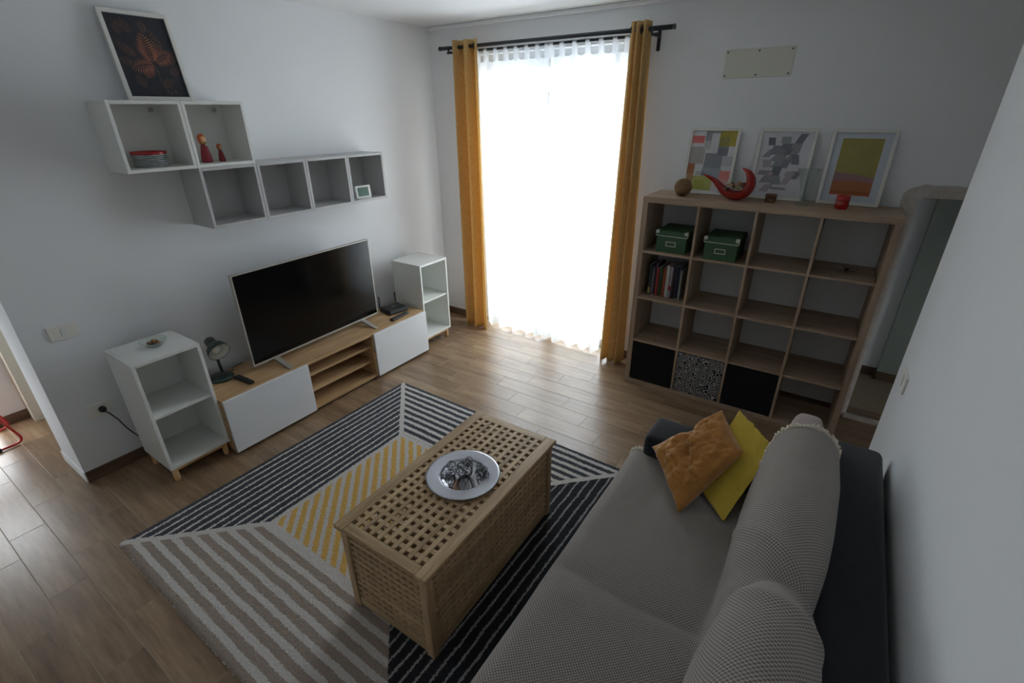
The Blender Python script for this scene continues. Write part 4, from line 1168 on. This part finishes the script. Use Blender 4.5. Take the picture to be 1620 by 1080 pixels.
# ------------------------------------------------------------------ cushions
def pillow(name, label, C, thick, mat, crease, seed, pinch=0.0, wrinkle=0.4):
    """C: four corners in order around the square"""
    c = [Vector(p) for p in C]; n_ = 44
    nrm = ((c[1] - c[0]).cross(c[3] - c[0]) + (c[2] - c[1]).cross(c[0] - c[1]) * -1).normalized()
    if nrm.z < 0: nrm = -nrm
    ctr = sum(c, Vector()) / 4
    P = np.zeros((2 * n_ - 2 + 0, n_, 3))
    def pt(i, j, s):
        u, v = i / (n_ - 1), j / (n_ - 1)
        a, b = 2 * u - 1, 2 * v - 1
        pin = lambda q: 1 - .07 * (1 - q * q)
        a2, b2 = a * pin(b), b * pin(a)
        uu, vv = (a2 + 1) / 2, (b2 + 1) / 2
        uu += pinch * math.exp(-((b - .12) / .22) ** 2) * max(0, (1 - uu) ** 3)
        p = (c[0] * (1 - uu) + c[1] * uu) * (1 - vv) + (c[3] * (1 - uu) + c[2] * uu) * vv
        h = thick * (max(0, 1 - a * a) ** .45) * (max(0, 1 - b * b) ** .45)
        if s > 0:
            w_ = mnoise.noise(Vector((a * 2.3 + seed, b * 2.3, seed))) * .016 + mnoise.noise(Vector((a * 5 + b * 3, b * 4 - a * 2, seed))) * .012 + abs(mnoise.noise(Vector((a * 3 - b * 7, b * 3 + a * 4, seed + 3)))) * -.010 * wrinkle
            w_ -= crease * math.exp(-((b - .12 + .25 * (a + 1)) / .13) ** 2) * min(1, max(0, (.75 - a) / .9))
            h = max(h + w_ * min(1, h / thick * 1.6), .001 + h * .15)
        return p + nrm * (h * s)
    bm = bmesh.new(); top, bot = {}, {}
    for i in range(n_):
        for j in range(n_):
            top[i, j] = bm.verts.new(pt(i, j, 1))
            bot[i, j] = top[i, j] if i in (0, n_ - 1) or j in (0, n_ - 1) else bm.verts.new(pt(i, j, -1))
    for i in range(n_ - 1):
        for j in range(n_ - 1):
            bm.faces.new((top[i, j], top[i + 1, j], top[i + 1, j + 1], top[i, j + 1]))
            bm.faces.new((bot[i, j], bot[i, j + 1], bot[i + 1, j + 1], bot[i + 1, j]))
    bmesh.ops.recalc_face_normals(bm, faces=bm.faces)
    for v in bm.verts: v.co -= ctr
    return tag(from_bm(name, bm, mat, None, True, tuple(ctr)), label, 'cushion', 'pair of yellow cushions')
pillow('throw_cushion', 'creased mustard velvet cushion leaning at the far end of the sofa', [(2.915, -1.885, .585), (3.125, -2.13, .485), (3.285, -1.83, .68), (3.150, -1.665, .755)], .080, 'mustard', .040, 1.7, .055, 2.2)
pillow('throw_cushion', 'bright lemon yellow cushion standing behind the mustard one', [(3.115, -1.90, .50), (3.288, -2.07, .482), (3.402, -1.765, .70), (3.215, -1.625, .755)], .055, 'yellow', .0, 5.2)

# ------------------------------------------------------------------ red tube chair in the side room
ch = tag(empty('tube_chair', (-0.98, -3.62, 0)), 'chair with red tubular frame and white seat beyond the doorway', 'chair')
def loop(xs, top):
    pts = []
    key = [(xs, -.42 + .20, top), (xs, .155, top), (xs, .225, .05), (xs, .21, .014), (xs, .16, .011), (xs, -.30, .011), (xs, -.36, .011), (xs, -.40, .05), (xs, -.30, top)]
    out = []
    for i in range(8 * (len(key) - 1) + 1):
        out.append(tuple(cat(key, i / 8)))
    return out
def rounded(pts, r_=.05, n_=6):
    P_ = [Vector(p) for p in pts]; out = [P_[0]]
    for a, b, c in zip(P_, P_[1:], P_[2:]):
        d1 = (a - b).normalized() * min(r_, (a - b).length / 2); d2 = (c - b).normalized() * min(r_, (c - b).length / 2)
        for k in range(n_ + 1):
            t_ = k / n_; out.append((b + d1) * (1 - t_) ** 2 + b * 2 * t_ * (1 - t_) + (b + d2) * t_ * t_)
    return out + [P_[-1]]
for s, x in ((1, .13), (-1, -.17)):
    tube('leg_frame', rounded([(x, -.22, .43), (x, .10, .43), (x, .235, .011), (x + .02 * s, -.36, .011), (x, -.28, .43), (x, -.36, .86)], .06), .008, 'red_paint', ch, 10)
tube('cross_tube', [(-.17, .10, .42), (.13, .10, .42)], .009, 'red_paint', ch, 8)
tube('back_tube', [(-.17, -.355, .84), (.13, -.355, .84)], .009, 'red_paint', ch, 8)
box('seat', -.20, .16, -.26, .16, .432, .462, 'seat_white', ch, .012, 3)
box('backrest', -.18, .14, -.375, -.35, .62, .84, 'seat_white', ch, .01, 2)
for x in (.135, -.175):
    for y in (.10, -.28): tube('foot_cap', [(x, y - .012, .012), (x, y + .012, .012)], .0119, 'black_plastic', ch, 8)
